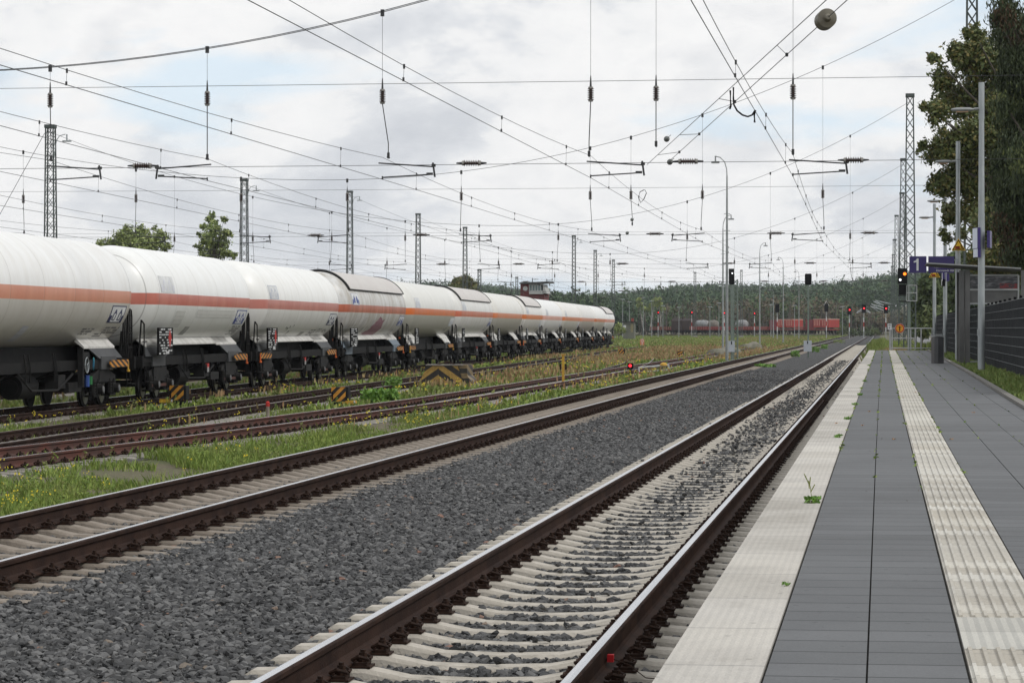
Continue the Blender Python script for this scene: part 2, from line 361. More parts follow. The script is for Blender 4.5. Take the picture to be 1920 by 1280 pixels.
# diverging track of the turnout, leaving the siding to the left at about 130 m
TOP = [PZ(x, y, YARD) for x, y in ((1130, 691), (1155, 685), (1170, 680), (1180, 672), (1190, 667), (1215, 661.5), (1253, 654), (1290, 648.5), (1336, 643.5), (1380, 640))]
BOT = [PZ(x, y, YARD) for x, y in ((1180, 690), (1200, 687), (1216, 681), (1221, 676.5), (1226, 672), (1245, 667), (1265, 662.5), (1300, 656), (1345, 648), (1390, 643.5))]
root = thing('railway_track', 'diverging track of the points behind the small red signal light', 'railway track')
rail('rail', TOP, [RAILS, RAILD], root); rail('rail', BOT, [RAILS, RAILD], root)
o = MB()
for (a, b2) in zip(TOP[1:], BOT[1:]):
    for q in range(9):
        pass
for k in range(2, 9):
    n_ = max(2, int((TOP[k+1]-TOP[k]).length/1.2)) if k+1 < len(TOP) else 0
    for q in range(n_):
        f_ = q/n_; a = TOP[k].lerp(TOP[k+1], f_); c = BOT[k].lerp(BOT[k+1], f_); m_ = (a+c)/2
        o.box((m_.x, m_.y, YARD-.28), ((a-c).length+1.1, .26, .18), 0)
tag(o.build('sleepers', SL3, root), kind='stuff')
# ---------------------------------------------------------------- loose ballast stones (instanced on points)
def scatter(name, pts, size, lo, hi, seed, label, brown=.03):
    me = bpy.data.meshes.new(name); me.vertices.add(len(pts)); me.vertices.foreach_set('co', pts.reshape(-1).astype(np.float32)); me.update()
    o = obj(name, me); tag(o, label, 'gravel', None, 'stuff')
    m, t, b = newmat(name+' stone', .78); oi = N(t, 'ShaderNodeObjectInfo')
    tcn = N(t, 'ShaderNodeTexCoord'); no = N(t, 'ShaderNodeTexNoise', inp={'Scale': 60, 'Detail': 3}); t.links.new(tcn.outputs['Object'], no.inputs[0])
    rp = RAMP(t, oi.outputs['Random'], [(0, lo), (.55, tuple(a*.65+c*.35 for a, c in zip(lo, hi))), (1-brown*1.6, hi), (1-brown*.8, (hi[0]*1.25, hi[1]*1.0, hi[2]*.75)), (1, (hi[0]*1.5, hi[1]*.8, hi[2]*.6))])
    c = MIX(t, 1.0, rp, RAMP(t, no.outputs[0], [(.3, (.8, .8, .8)), (.7, (1.2, 1.2, 1.2))]), 'MULTIPLY'); t.links.new(c, b.inputs['Base Color'])
    me.materials.append(m)
    g = bpy.data.node_groups.new(name, 'GeometryNodeTree')
    g.interface.new_socket('Geometry', in_out='INPUT', socket_type='NodeSocketGeometry'); g.interface.new_socket('Geometry', in_out='OUTPUT', socket_type='NodeSocketGeometry')
    gi = g.nodes.new('NodeGroupInput'); go = g.nodes.new('NodeGroupOutput'); jn = g.nodes.new('GeometryNodeJoinGeometry')
    for k in range(6):
        ic = g.nodes.new('GeometryNodeMeshIcoSphere'); ic.inputs['Radius'].default_value = 1.0; ic.inputs['Subdivisions'].default_value = 1
        rv = g.nodes.new('FunctionNodeRandomValue'); rv.data_type = 'FLOAT_VECTOR'
        rv.inputs['Min'].default_value = (-.42, -.42, -.36); rv.inputs['Max'].default_value = (.42, .42, .36); rv.inputs['Seed'].default_value = seed*10+k
        sp = g.nodes.new('GeometryNodeSetPosition'); g.links.new(ic.outputs[0], sp.inputs['Geometry']); g.links.new(rv.outputs[0], sp.inputs['Offset'])
        tr = g.nodes.new('GeometryNodeTransform'); tr.inputs['Scale'].default_value = (1.0, .72+.06*(k % 3), .52+.07*(k % 4)); g.links.new(sp.outputs[0], tr.inputs[0])
        smn = g.nodes.new('GeometryNodeSetMaterial'); smn.inputs['Material'].default_value = m; g.links.new(tr.outputs[0], smn.inputs[0])
        ss = g.nodes.new('GeometryNodeSetShadeSmooth'); ss.inputs['Shade Smooth'].default_value = False; g.links.new(smn.outputs[0], ss.inputs[0])
        ti = g.nodes.new('GeometryNodeGeometryToInstance'); g.links.new(ss.outputs[0], ti.inputs[0]); g.links.new(ti.outputs[0], jn.inputs[0])
    ip = g.nodes.new('GeometryNodeInstanceOnPoints'); g.links.new(gi.outputs[0], ip.inputs['Points']); g.links.new(jn.outputs[0], ip.inputs['Instance'])
    ip.inputs['Pick Instance'].default_value = True
    rr = g.nodes.new('FunctionNodeRandomValue'); rr.data_type = 'FLOAT_VECTOR'; rr.inputs['Min'].default_value = (-.6, -.6, -3.14); rr.inputs['Max'].default_value = (.6, .6, 3.14); rr.inputs['Seed'].default_value = seed
    rs = g.nodes.new('FunctionNodeRandomValue'); rs.data_type = 'FLOAT'; rs.inputs[2].default_value = size*.38; rs.inputs[3].default_value = size*1.6; rs.inputs['Seed'].default_value = seed+5
    g.links.new(rr.outputs[0], ip.inputs['Rotation']); g.links.new(rs.outputs[1], ip.inputs['Scale']); g.links.new(ip.outputs[0], go.inputs[0])
    md = o.modifiers.new('scatter', 'NODES'); md.node_group = g
    return o
def inview(p, mg=1.5):
    d = -p[:, 0]*ST+p[:, 1]*CT; u = U0+p[:, 0]*FP/d; s = FP/d
    return (u > -mg*s) & (u < 1920+mg*s)
def stones(x0, x1, y0, y1, dens, zf):
    n = int((x1-x0)*(y1-y0)*dens); p = np.empty((n, 3)); p[:, 0] = RNG.uniform(x0, x1, n); p[:, 1] = RNG.uniform(y0, y1, n); p[:, 2] = zf(p[:, 0], p[:, 1])+RNG.uniform(-.012, .014, n)
    return p[inview(p)]
def cols(c): return lambda x, y: np.interp(x, [a for a, _ in c], [z for _, z in c])
C1 = cols([(-6.15, -.225), (-5.9, -.222), (-3.75, -.235), (-3.35, -.262), (-3.0, -.262), (-1.55, -.262), (-1.1, -.25), (-.75, -.25), (-.30, -.25)])
C2 = cols([(-9.6, -.46), (-8.95, -.30), (-8.75, -.262), (-8.3, -.26), (-8.1, -.26), (-7.9, -.275), (-6.7, -.275), (-6.5, -.255), (-6.15, -.222)])
p = np.concatenate([stones(-6.15, -.45, 11, 30, 700, C1), stones(-6.15, -.45, 30, 48, 560, C1), stones(-6.15, -.45, 48, 85, 300, C1), stones(-3.7, -.8, 48, 85, 200, C1), stones(-3.7, -.8, 85, 170, 200, C1), stones(-6.15, -3.7, 85, 130, 110, C1)])
# keep sleeper tops mostly clear on the platform track
k = np.abs(((p[:, 1]-13.6+.3) % .6)-.3) < .105
on = (np.abs(p[:, 0]+2.285) < 1.28) & k
keep = ~on | (RNG.random(len(p)) < np.interp(p[:, 1], [15, 24, 40, 60, 100], [.006, .014, .06, .15, .27])*np.where(np.abs(p[:, 0]+2.285) < .62, 1, .3))
p[on, 2] += .045
scatter('ballast_stones', p[keep], .026, (.024, .0245, .026), (.150, .149, .148), 3, 'dark grey broken stone ballast around the platform track', .008)
p = np.concatenate([stones(-9.5, -6.15, 11, 48, 520, C2), stones(-9.5, -6.15, 48, 75, 280, C2), stones(-8.9, -6.1, 75, 120, 130, C2)])
k = np.abs(((p[:, 1]-17.2+.3) % .6)-.3) < .105
on = (np.abs(p[:, 0]+7.28) < 1.28) & k
p = p[~on | (RNG.random(len(p)) < np.interp(p[:, 1], [17, 30, 60, 100], [.03, .08, .3, .4]))]
scatter('ballast_stones', p, .025, (.038, .036, .034), (.155, .148, .140), 4, 'dusty grey stone ballast around the main line track', .012)
# ---------------------------------------------------------------- platform
PZ0 = .756
CONC = mat('worn grey concrete', (.33, .32, .30), (.24, .23, .215), 3, .9, bump=.2)
def tiles(name, c1, c2, sx_, sy_, joint, jc, bump=0, fine=None, rough=.75):
    m, t, b = newmat(name, rough); tcn = N(t, 'ShaderNodeTexCoord'); s = N(t, 'ShaderNodeSeparateXYZ'); t.links.new(tcn.outputs['Object'], s.inputs[0])
    fs = []; cells = []
    for ax, per in ((0, sx_), (1, sy_)):
        if not per: continue
        q = MATH(t, 'DIVIDE', s.outputs[ax], per); fr = MATH(t, 'FRACT', q); cells.append(MATH(t, 'FLOOR', q))
        fs.append(MATH(t, 'LESS_THAN', MATH(t, 'ABSOLUTE', MATH(t, 'SUBTRACT', MATH(t, 'FRACT', MATH(t, 'ADD', q, .5)), .5)), joint/per/2))
    j = fs[0] if len(fs) == 1 else MATH(t, 'MAXIMUM', fs[0], fs[1])
    cv = N(t, 'ShaderNodeCombineXYZ')
    for i, c in enumerate(cells): t.links.new(c, cv.inputs[i])
    wn = N(t, 'ShaderNodeTexWhiteNoise'); t.links.new(cv.outputs[0], wn.inputs[0])
    no = N(t, 'ShaderNodeTexNoise', inp={'Scale': 1.3, 'Detail': 8, 'Roughness': .65}); t.links.new(tcn.outputs['Object'], no.inputs[0])
    nf = N(t, 'ShaderNodeTexNoise', inp={'Scale': 140, 'Detail': 3}); t.links.new(tcn.outputs['Object'], nf.inputs[0])
    base = RAMP(t, MATH(t, 'ADD', MATH(t, 'MULTIPLY', wn.outputs[0], .38), MATH(t, 'MULTIPLY', no.outputs[0], .62)), [(.3, c1), (.7, c2)])
    base = MIX(t, 1.0, base, RAMP(t, nf.outputs[0], [(.3, (.86, .86, .86)), (.7, (1.12, 1.12, 1.12))]), 'MULTIPLY')
    if fine:
        fr = MATH(t, 'ABSOLUTE', MATH(t, 'SUBTRACT', MATH(t, 'FRACT', MATH(t, 'DIVIDE', s.outputs[1], fine)), .5))
        fx = MATH(t, 'ABSOLUTE', MATH(t, 'SUBTRACT', MATH(t, 'FRACT', MATH(t, 'DIVIDE', s.outputs[0], fine)), .5))
        hgt = MATH(t, 'ADD', fr, fx); bn = N(t, 'ShaderNodeBump', inp={'Strength': 1.0, 'Distance': .004 if fine < .033 else .012}); t.links.new(hgt, bn.inputs['Height']); t.links.new(bn.outputs[0], b.inputs['Normal'])
    else:
        bn = N(t, 'ShaderNodeBump', inp={'Strength': .25, 'Distance': .003}); t.links.new(nf.outputs[0], bn.inputs['Height']); t.links.new(bn.outputs[0], b.inputs['Normal'])
    st = N(t, 'ShaderNodeTexNoise', inp={'Scale': .55, 'Detail': 9, 'Roughness': .7, 'Distortion': .6}); t.links.new(tcn.outputs['Object'], st.inputs[0])
    base = MIX(t, 1.0, base, RAMP(t, st.outputs[0], [(.34, (.74, .73, .71)), (.46, (.95, .95, .95)), (.60, (1.10, 1.10, 1.09))]), 'MULTIPLY')
    gv = N(t, 'ShaderNodeTexVoronoi', inp={'Scale': 7.0}); t.links.new(tcn.outputs['Object'], gv.inputs[0])
    base = MIX(t, MATH(t, 'MULTIPLY', MATH(t, 'LESS_THAN', gv.outputs['Distance'], .075), .55), base, tuple(x*.35 for x in c1))
    t.links.new(MIX(t, j, base, jc), b.inputs['Base Color']); return m
GREY = tiles('grey paving slab', (.088, .092, .097), (.108, .112, .118), 0, .3, .016, (.020, .021, .022))
EDGE = tiles('pale ribbed edge slab', (.41, .385, .345), (.50, .475, .435), 0, 1.0, .010, (.22, .21, .2), fine=.03)
TACT = tiles('cream tactile slab', (.40, .37, .315), (.56, .54, .49), 0, .3, .006, (.2, .19, .17))
TACT2 = tiles('cross ribbed tactile slab', (.39, .38, .345), (.48, .47, .43), 0, 0.9, .006, (.2, .19, .17), fine=.036)
def px_(x, y): return x+.085*sm(20, 125, np.array(float(y)))*1.0
YE = (124.5+.3*ST)/CT
yy_ = [1.0, 20, 40, 60, 80, 100, YE]
def strip(name, x0, x1, z, m, top=0.0, thick=.9, y0=1.0, y1=None):
    o = MB(); Y = [y for y in yy_ if y > y0 and (y1 is None or y < y1)]; Y = [y0]+Y+([y1] if y1 else [])
    f0 = x0 if callable(x0) else (lambda y: px_(x0, y)); f1 = x1 if callable(x1) else (lambda y: px_(x1, y))
    vs = []
    for y in Y: vs += [(f0(y), y, z-thick), (f0(y), y, z), (f1(y), y, z), (f1(y), y, z-thick)]
    n = 4; fs = [(k*n+i, (k+1)*n+i, (k+1)*n+(i+1) % n, k*n+(i+1) % n) for k in range(len(Y)-1) for i in range(n)]+[(0, 1, 2, 3), tuple(len(Y)*n-4+i for i in (3, 2, 1, 0))]
    o.add(vs, fs); return tag(o.build(name, m), kind='structure')
def kerbx(y): return lerp([(0, 1.60), (34, 1.73), (68, 1.93), (126, 2.06), (400, 2.1)], y)
strip('platform_base', -.60, lambda y: kerbx(y)-.02, PZ0-.018, mat('dark grout', (.035, .033, .03), (.06, .055, .045), 20, .95), thick=1.1)
strip('platform_edge', -.625, -.333, PZ0, EDGE, thick=.16)
for i, (a, b_) in enumerate(((-.324, -.042), (-.036, .242), (.558, .864), (.870, 1.173), (1.179, 1.482))):
    strip('platform_paving', a, b_, PZ0-.003+.001*(i % 2), GREY, thick=.06)
strip('platform_paving', 1.489, lambda y: kerbx(y)-.03, PZ0-.003, GREY, thick=.06)
# tactile guide strip with real ribs
TX0, TX1 = .252, .550
def tact(y0, y1):
    o = MB(); Y = [y0]+[y for y in yy_ if y0 < y < y1]+[y1]; cs = [(TX0, -.06), (TX0, 0.0)]; n_ = 7; p_ = (TX1-TX0)/n_
    for k in range(n_):
        a = TX0+k*p_+.008; cs += [(a, 0.0), (a+.002, .008), (a+.013, .009), (a+.016, 0.0)]
    cs += [(TX1, 0.0), (TX1, -.06)]; n = len(cs)
    vs = [(px_(x, y), y, PZ0-.001+z) for y in Y for x, z in cs]
    o.add(vs, [(k*n+i, (k+1)*n+i, (k+1)*n+i+1, k*n+i+1) for k in range(len(Y)-1) for i in range(n-1)])
    for e, fl in ((0, 0), (len(Y)-1, 1)): f = tuple(e*n+i for i in range(n)); o.add([], []); o.f.append(f if fl else f[::-1]); o.m.append(0)
    tag(o.build('tactile_strip', TACT), kind='structure')
tact(1.0, 8.51); tact(9.44, YE)
strip('tactile_strip', TX0, TX1, PZ0+.001, TACT2, thick=.06, y0=8.505, y1=9.445)
# kerb at the back of the platform
KERB = mat('stained kerb concrete', (.20, .19, .17), (.11, .105, .095), 4, .9, bump=.3)
strip('kerb', lambda y: kerbx(y)-.015, lambda y: kerbx(y)+.085, PZ0+.035, KERB, thick=.5)
# path beyond the platform end
o = MB(); q = [PZ(x, y, .10) for x, y in ((1713, 640), (1742, 646), (1746, 634), (1722, 629))]; o.add(q, [(0, 1, 2, 3)])
tag(o.build('path', mat('grey asphalt path', (.15, .15, .155), (.19, .19, .195), 3, .9)), kind='structure')
# ---------------------------------------------------------------- grass and weeds
GRS = mat('green weed leaves', (.085, .165, .022), (.23, .29, .055), 1.2, .75, island=True)
GRD = mat('dry reddish seed heads', (.30, .15, .08), (.32, .26, .12), 1.2, .85, island=True)
GRO = mat('olive grass stalks', (.115, .16, .038), (.23, .25, .075), 1.2, .8, island=True)
FLY = mat('yellow flower petals', (.60, .46, .01), (.70, .56, .03), 5, .6, island=True)
def leafquadsj(c, s, flat=.3):
    n = len(c); s = s*RNG.uniform(.55, 1.5, n); u = RNG.normal(size=(n, 3)); u[:, 2] *= (1-flat); u /= np.linalg.norm(u, axis=1)[:, None]; t = RNG.normal(size=(n, 3)); w = np.cross(u, t); w /= np.linalg.norm(w, axis=1)[:, None]; w[:, 2] *= (1-flat)
    v = np.stack([c-u*s[:, None], c+w*s[:, None]*.5, c+u*s[:, None], c-w*s[:, None]*.5], 1); return v
def blades(P0, hgt, wid, lean=.35, seg=True):
    n = len(P0); a = RNG.uniform(0, 2*math.pi, n); w = wid*RNG.uniform(.6, 1.3, n); h = hgt*RNG.uniform(.5, 1.25, n)
    l = np.stack([np.cos(a+1.3), np.sin(a+1.3)], -1)*(lean*h*RNG.uniform(.2, 1.2, n))[:, None]
    dx, dy = np.cos(a)*w/2, np.sin(a)*w/2
    v = np.empty((n, 4, 3)); v[:, 0] = P0+np.stack([-dx, -dy, 0*dx], -1); v[:, 1] = P0+np.stack([dx, dy, 0*dx], -1)
    v[:, 2] = P0+np.stack([l[:, 0]+dx*.35, l[:, 1]+dy*.35, h], -1); v[:, 3] = P0+np.stack([l[:, 0]*.45-dx*1.1, l[:, 1]*.45-dy*1.1, h*.6], -1)
    return v
tracks_all = [tr_cd, tr_ab, tr_train]+[tr_back(k) for k in range(3)]
def clumpy(x, y, s=1.0, ph=0.0):
    return (np.sin(x*1.9*s+y*.63*s+ph)+np.sin(x*.7*s-y*1.1*s+2+ph)+np.sin(x*3.3*s+y*2.1*s+ph*2)+np.sin(y*.27*s+ph))/4
def field(n, x0, x1, d0, d1, keepf, power=1.0):
    d = d0*(d1/d0)**RNG.random(n); x = RNG.uniform(x0, x1, n)
    X = x; Y = (d+X*ST)/CT; p = np.stack([X, Y, gz(X, Y)], -1); k = inview(p, 1.0) & (RNG.random(n) < keepf(X, Y, d)); return p[k], d[k]
def tdist(X, d):
    r = np.full(len(X), 99.0)
    for fn in tracks_all:
        if fn is tr_cd: c = np.interp(d, [a for a, _ in CDP], [b for _, b in CDP])
        else: c = fn(d)
        r = np.minimum(r, np.abs(X-c))
    return r
def kf(X, Y, d):
    t = tdist(X, d); k = np.where(t < 1.25, .05, np.where(t < 1.55, .35, 1.0)); lush = (d < 37) | (clumpy(X, Y, .4, 5) > -.02); return k*((clumpy(X, Y) > -.15) | (d < 36))*np.where(lush, 1, .5)
def put(name, P, v, mats, label, cat='grass', midx=None, nper=4):
    me = npmesh(name, v, nper, mats, midx); return tag(obj(name, me), label, cat, None, 'stuff')
def edgek(X): return np.where(X > -9.45, .25, 1.0)
A, dA = field(360000, -24, -8.95, 18, 75, lambda X, Y, d: kf(X, Y, d)*edgek(X)*np.where((X < -15.5) & (d < 60), .6, 1))
hA = .125*(1+.25*(dA < 38))*(1+.9*np.clip(clumpy(A[:, 0], A[:, 1], .8, 3)+.15, 0, 1)); vA = blades(A, hA, .016, .6)
cA = clumpy(A[:, 0], A[:, 1], .5, 1.7); mi = np.where(RNG.random(len(A)) < np.clip(.22-cA*.7, .05, .8), 1, 0)
put('grass', None, vA, [GRS, GRO], 'green weeds and grass along the siding tracks', midx=mi)
B, dB = field(190000, -60, -8.9, 75, 330, lambda X, Y, d: kf(X, Y, d)*np.where(X > -9.6, .4, 1))
vB = blades(B, .14+.0005*dB, .03+.0007*dB, .5); cB = clumpy(B[:, 0]*.6, B[:, 1]*.25, .5, .7)
mi = np.where(RNG.random(len(B)) < np.clip(.28-cB*.8, .05, .9), 1, 0); put('grass', None, vB, [GRS, GRO], 'yellow green grass covering the middle of the yard', midx=mi)
C, dC = field(120000, -130, -5.9, 330, 800, lambda X, Y, d: np.where(X > -8.9, 0, 1.0)*np.where(tdist(X, d) < 1.2, .3, 1))
vC = blades(C, .45, .30, .4); mi = (RNG.random(len(C)) < .5).astype(int); put('grass', None, vC, [GRS, GRO], 'far strip of grass in front of the red freight wagons', midx=mi)
# leafy herbs in small clumps among the grass
CN, dC_ = field(5200, -24, -9.2, 18, 130, lambda X, Y, d: kf(X, Y, d)*.5); per = 46
cc = np.repeat(CN, per, 0); dd_ = np.repeat(dC_, per); hh_ = np.repeat(RNG.uniform(.12, .42, len(CN)), per); f_ = RNG.random(len(cc)); rr_ = .10*(1.3-f_)*RNG.random(len(cc))**.5; an = RNG.uniform(0, 6.28, len(cc))
cc = cc+np.stack([rr_*np.cos(an), rr_*np.sin(an), f_*hh_], -1); mi = np.repeat((RNG.random(len(CN)) < .25).astype(int), per)
put('leafy_weeds', None, leafquadsj(cc, .011+.00022*dd_, .3), [GRS, GRO], 'upright leafy herbs growing through the siding grass', 'weeds', mi)
# dry reddish growth
def kd(X, Y, d):
    t = tdist(X, d); c = clumpy(X, Y*.6, .5, 4.2); z1 = (c > .12); z2 = (d > 190) & (X > -26) & (c > -.35)
    z3 = (np.abs(X-(tr_ab(d)+tr_cd_np(d))/2) < 2.2) & (d > 100) & (c > -.25)
    near = (np.abs(d-90) < 9) & (np.abs(X+15.3) < 2.6); return np.where(t < 1.1, .12, 1)*(z1*.10+z2*.20+z3*.16)*np.where(near, .1, 1)*np.where(d < 85, .35, 1)
def tr_cd_np(d): return np.interp(d, [a for a, _ in CDP], [b for _, b in CDP])
D, dD = field(170000, -40, -9.3, 60, 620, kd)
vD = blades(D, .26+.0004*dD, .008+.0004*dD, .3)
vH = blades(D+np.array([0, 0, .20]), .18+.0002*dD, .013+.0005*dD, .3)
put('dry_grass', None, np.concatenate([vD, vH]), [GRO, GRD], 'reddish brown dock and dry grass seed heads in the yard', midx=np.concatenate([np.zeros(len(D)), np.ones(len(D))]))
# yellow flowers
def kfl(X, Y, d):
    t = tdist(X, d); c = clumpy(X, Y, .7, 8.1); return np.where(t < 1.3, .06, 1)*np.clip(c*1.0-.12, .015, 1)
E, dE = field(10500, -24, -9.4, 22, 190, kfl)
hE = RNG.uniform(.22, .42, len(E)); st = blades(E, hE, .010, .15); tips = E+np.stack([RNG.uniform(-.03, .03, len(E)), RNG.uniform(-.03, .03, len(E)), hE*.95], -1)
allf = []
for r in range(3):
    c = tips+RNG.uniform(-.05, .05, (len(E), 3))*np.array([1, 1, .6]); s = (.0055+.00014*dE)*RNG.uniform(.6, 1.2, len(E)); v = np.empty((len(E), 4, 3)); an = RNG.uniform(0, 6.28, len(E))
    for k in range(4):
        v[:, k] = c+np.stack([s*np.cos(an+k*math.pi/2), s*.4*np.sin(an+k*math.pi/2), s*np.sin(an+k*math.pi/2)], -1)
    allf.append(v)
put('wildflowers', None, np.concatenate([st]+allf), [GRS, FLY], 'thin stalked yellow wildflowers among the siding weeds', 'wildflowers', np.concatenate([np.zeros(len(E)), np.ones(3*len(E))]))
# verge between platform and fence, and the strip right of the track beyond the platform
n = 90000; d = 32*(230/32)**RNG.random(n); X = RNG.uniform(1.75, 4.2, n); Y = (d+X*ST)/CT; kx = np.interp(Y, [0, 34, 68, 126, 400], [1.6, 1.73, 1.93, 2.06, 2.1])
k = X > kx+.12; X, Y, d = X[k], Y[k], d[k]; G = np.stack([X, Y, gz(X, Y)], -1)
hG = (.085+.10*np.clip((X-2.9)/1.0, 0, 1)+.06*np.clip(clumpy(X, Y, 1.5, 2), 0, 1)); vG = blades(G, hG, .014+.00018*d, .6)
put('grass', None, vG, [mat('fresh verge grass', (.10, .18, .03), (.20, .26, .07), 1.5, .75, island=True), GRO], 'soft green grass verge between the platform kerb and the dark fence', midx=(RNG.random(len(G)) < .3).astype(int))
n = 42000; d = RNG.uniform(128, 330, n); X = RNG.uniform(-.75, 3.0, n)*np.where(d > 200, 1.2, 1); Y = (d+X*ST)/CT; k = ~((X > 1.3) & (RNG.random(n) < .75)); X, Y, d = X[k], Y[k], d[k]
G = np.stack([X, Y, gz(X, Y)], -1); red = (X > -.1) & (X < 1.5) & (d < 170); hG = np.where(red, .62, np.where(X < .3, .75, .4)); vG = blades(G, hG, .035, .4)
put('tall_weeds', None, vG, [GRS, GRD, GRO], 'tall green and rusty red weeds just beyond the platform railing', 'weeds', np.where(red & (RNG.random(len(G)) < .8), 1, np.where(RNG.random(len(G)) < .5, 0, 2)))
# moss and tiny weeds in the slab joints
n = 3200; jx = np.array([-.328, -.039, .247, .554, .867, 1.176, 1.485]); wj = np.array([.22, .16, .2, .26, .06, .06, .04]); ji = RNG.choice(7, n, p=wj/wj.sum()); d = 16*(122/16)**RNG.random(n)**.7
Y = d/CT; X = jx[ji]+.085*sm(20, 125, Y)+RNG.normal(size=n)*.008; cl_ = np.sin(Y*1.7+ji*2.1)+np.sin(Y*.61+ji)+np.sin(Y*4.3+ji*5); k = (cl_ > .35+(1-np.clip(d/70, 0, 1))*1.2); X, Y, d = X[k], Y[k], d[k]
c = np.stack([X, Y, np.full(len(X), PZ0+.004)], -1)
tag(obj('joint_weeds', npmesh('joint_weeds', leafquadsj(c, .010+.00022*d), 4, [GRS])), 'tiny green weeds growing in the joints of the platform slabs', 'weeds', None, 'stuff')
n = 260; c = np.stack([RNG.uniform(-.6, 1.5, n), RNG.uniform(9, 110, n), np.full(n, PZ0+.004)], -1); tag(obj('platform_litter', npmesh('platform_litter', leafquadsj(c, .007+.00008*c[:, 1], .85), 4, [mat('dry crumbs', (.06, .035, .02), (.16, .10, .04), 3, .9, island=True)])), 'small dry leaf crumbs scattered over the platform', 'litter', None, 'stuff')
# single weeds one can point to
def weed(label, base, hgt, rad, n, ms, name='weed_plant', cat='weed', leaf=.05, spread=.8):
    root = thing(name, label, cat, base); a = RNG.uniform(0, 6.28, n); r = rad*np.sqrt(RNG.random(n)); z = hgt*RNG.random(n)**.8
    r = r*(1-.5*z/hgt*(1-spread)); c = np.stack([r*np.cos(a), r*np.sin(a), z+.01], -1); v = leafquads(c, leaf)
    obj('foliage', npmesh('foliage', v, 4, [ms]), root)
    o = MB()
    for i in range(5):
        t = random.uniform(0, 6.28); q = random.uniform(.2, .8)*rad; o.path([(0, 0, -.02), (q*.5*math.cos(t), q*.5*math.sin(t), hgt*.5), (q*math.cos(t), q*math.sin(t), hgt*random.uniform(.7, 1))], [.006, .004, .002], 4)
    o.build('stem', GRO, root); return root
def leafquads(c, s, flat=0.0, nrm=None):
    n = len(c); s = s*RNG.uniform(.55, 1.35, n); u = RNG.normal(size=(n, 3)); u[:, 2] *= (1-flat); u /= np.linalg.norm(u, axis=1)[:, None]; t = RNG.normal(size=(n, 3)) if nrm is None else nrm+RNG.normal(size=(n, 3))*.45; w = np.cross(t, u); w /= np.linalg.norm(w, axis=1)[:, None]
    v = np.empty((n, 4, 3)); v[:, 0] = c-u*s[:, None]; v[:, 1] = c+w*s[:, None]*.5; v[:, 2] = c+u*s[:, None]; v[:, 3] = c-w*s[:, None]*.5
    return v
BRG = mat('bright weed leaf', (.08, .20, .025), (.16, .30, .04), 3, .6, island=True)
ZP = PZ0
def on(px, py, z): return tuple(PZ(px, py, z))
w0 = weed('rosette weed with a bare seed stalk growing at the edge strip joint of the platform', on(1523, 946, ZP-.01), .035, .05, 90, BRG, leaf=.014)
o = MB(); o.path([(0, 0, 0), (-.01, .01, .10), (-.04, 0, .16), (-.045, 0, .175)], .0022, 4)
for a_, z_ in ((-.02, .12), (.015, .10), (-.04, .15), (-.01, .14)): o.path([(-.012+a_*.2, 0, z_-.03), (a_, 0, z_+.015)], .003, 4)
o.build('seed_stalk', GRO, w0)
weed('small low weed in the joint beside the cream edge slab nearest the camera', on(1474, 1102, ZP-.008), .012, .018, 22, BRG, leaf=.008)
for i, (x, y, lb) in enumerate(((1572, 822, 'first tuft in the edge joint beyond the rosette weed'), (1590, 788, 'second tuft in the edge joint beyond the rosette weed'), (1603, 760, 'third tuft in the edge joint beyond the rosette weed'), (1612, 742, 'fourth tuft in the edge joint beyond the rosette weed'), (1622, 716, 'fifth tuft in the edge joint beyond the rosette weed'), (1629, 686, 'farthest tuft in the joint of the cream edge strip'))):
    weed('small green '+lb, on(x, y, ZP-.01), .025, .045, 40, BRG, leaf=.016)
weed('clump of broad leaved bright green bush beside the middle striped point lever box', on(712, 757, YARD-.23), .42, .62, 420, BRG, leaf=.10)
weed('small feathery green shrub left of the striped buffer block', on(735, 733, YARD-.22), .50, .40, 360, BRG, leaf=.05)
weed('bright green bushy weed in front of the striped buffer block', on(850, 724, YARD-.22), .34, .26, 300, BRG, leaf=.05)
weed('pale tall stalky weed in front of the left face of the buffer block', on(828, 722, YARD-.22), .95, .14, 260, GRO, leaf=.05)
weed('leafy weed behind the nearest striped point lever box', on(320, 742, YARD-.22), .75, .25, 200, BRG, leaf=.06)
for i, (x, y, h_, m_, lb) in enumerate(((528, 706, .7, BRG, 'bright leafy weed in front of the second tank wagon bogie'), (410, 722, .85, GRD, 'rust red dock plant in front of the tank wagon right of the lever box'), (444, 716, .9, GRO, 'tall olive dock plant in front of the second tank wagon'), (470, 712, .7, GRD, 'second rust red dock plant in front of the tank wagons'), (505, 710, .8, GRO, 'thin olive dock plant next to the bright leafy weed'), (1000, 668, .8, BRG, 'leafy plant at the wheels of the middle tank wagons'))):
    weed(lb, on(x, y, YARD-.22), h_, .13, 150, m_, leaf=.045)
for i, (x, y, r_, lb) in enumerate(((1491, 669, .35, 'pale green tuft on the ballast left of the white signal cabinet'), (1530, 660, .38, 'round bright green bush just right of the white signal cabinet'), (1573, 643, .9, 'low dark green shrub on the ballast between the two main tracks'), (1546, 654, .4, 'yellow green tuft on the ballast between shrub and signal cabinet'), (1435, 688, .6, 'flat green patch of weed on the ballast near the left signal'))):
    weed(lb, on(x, y, -.24), .14 if i == 4 else .42, r_, 260, BRG if i != 2 else GRS, leaf=.07)
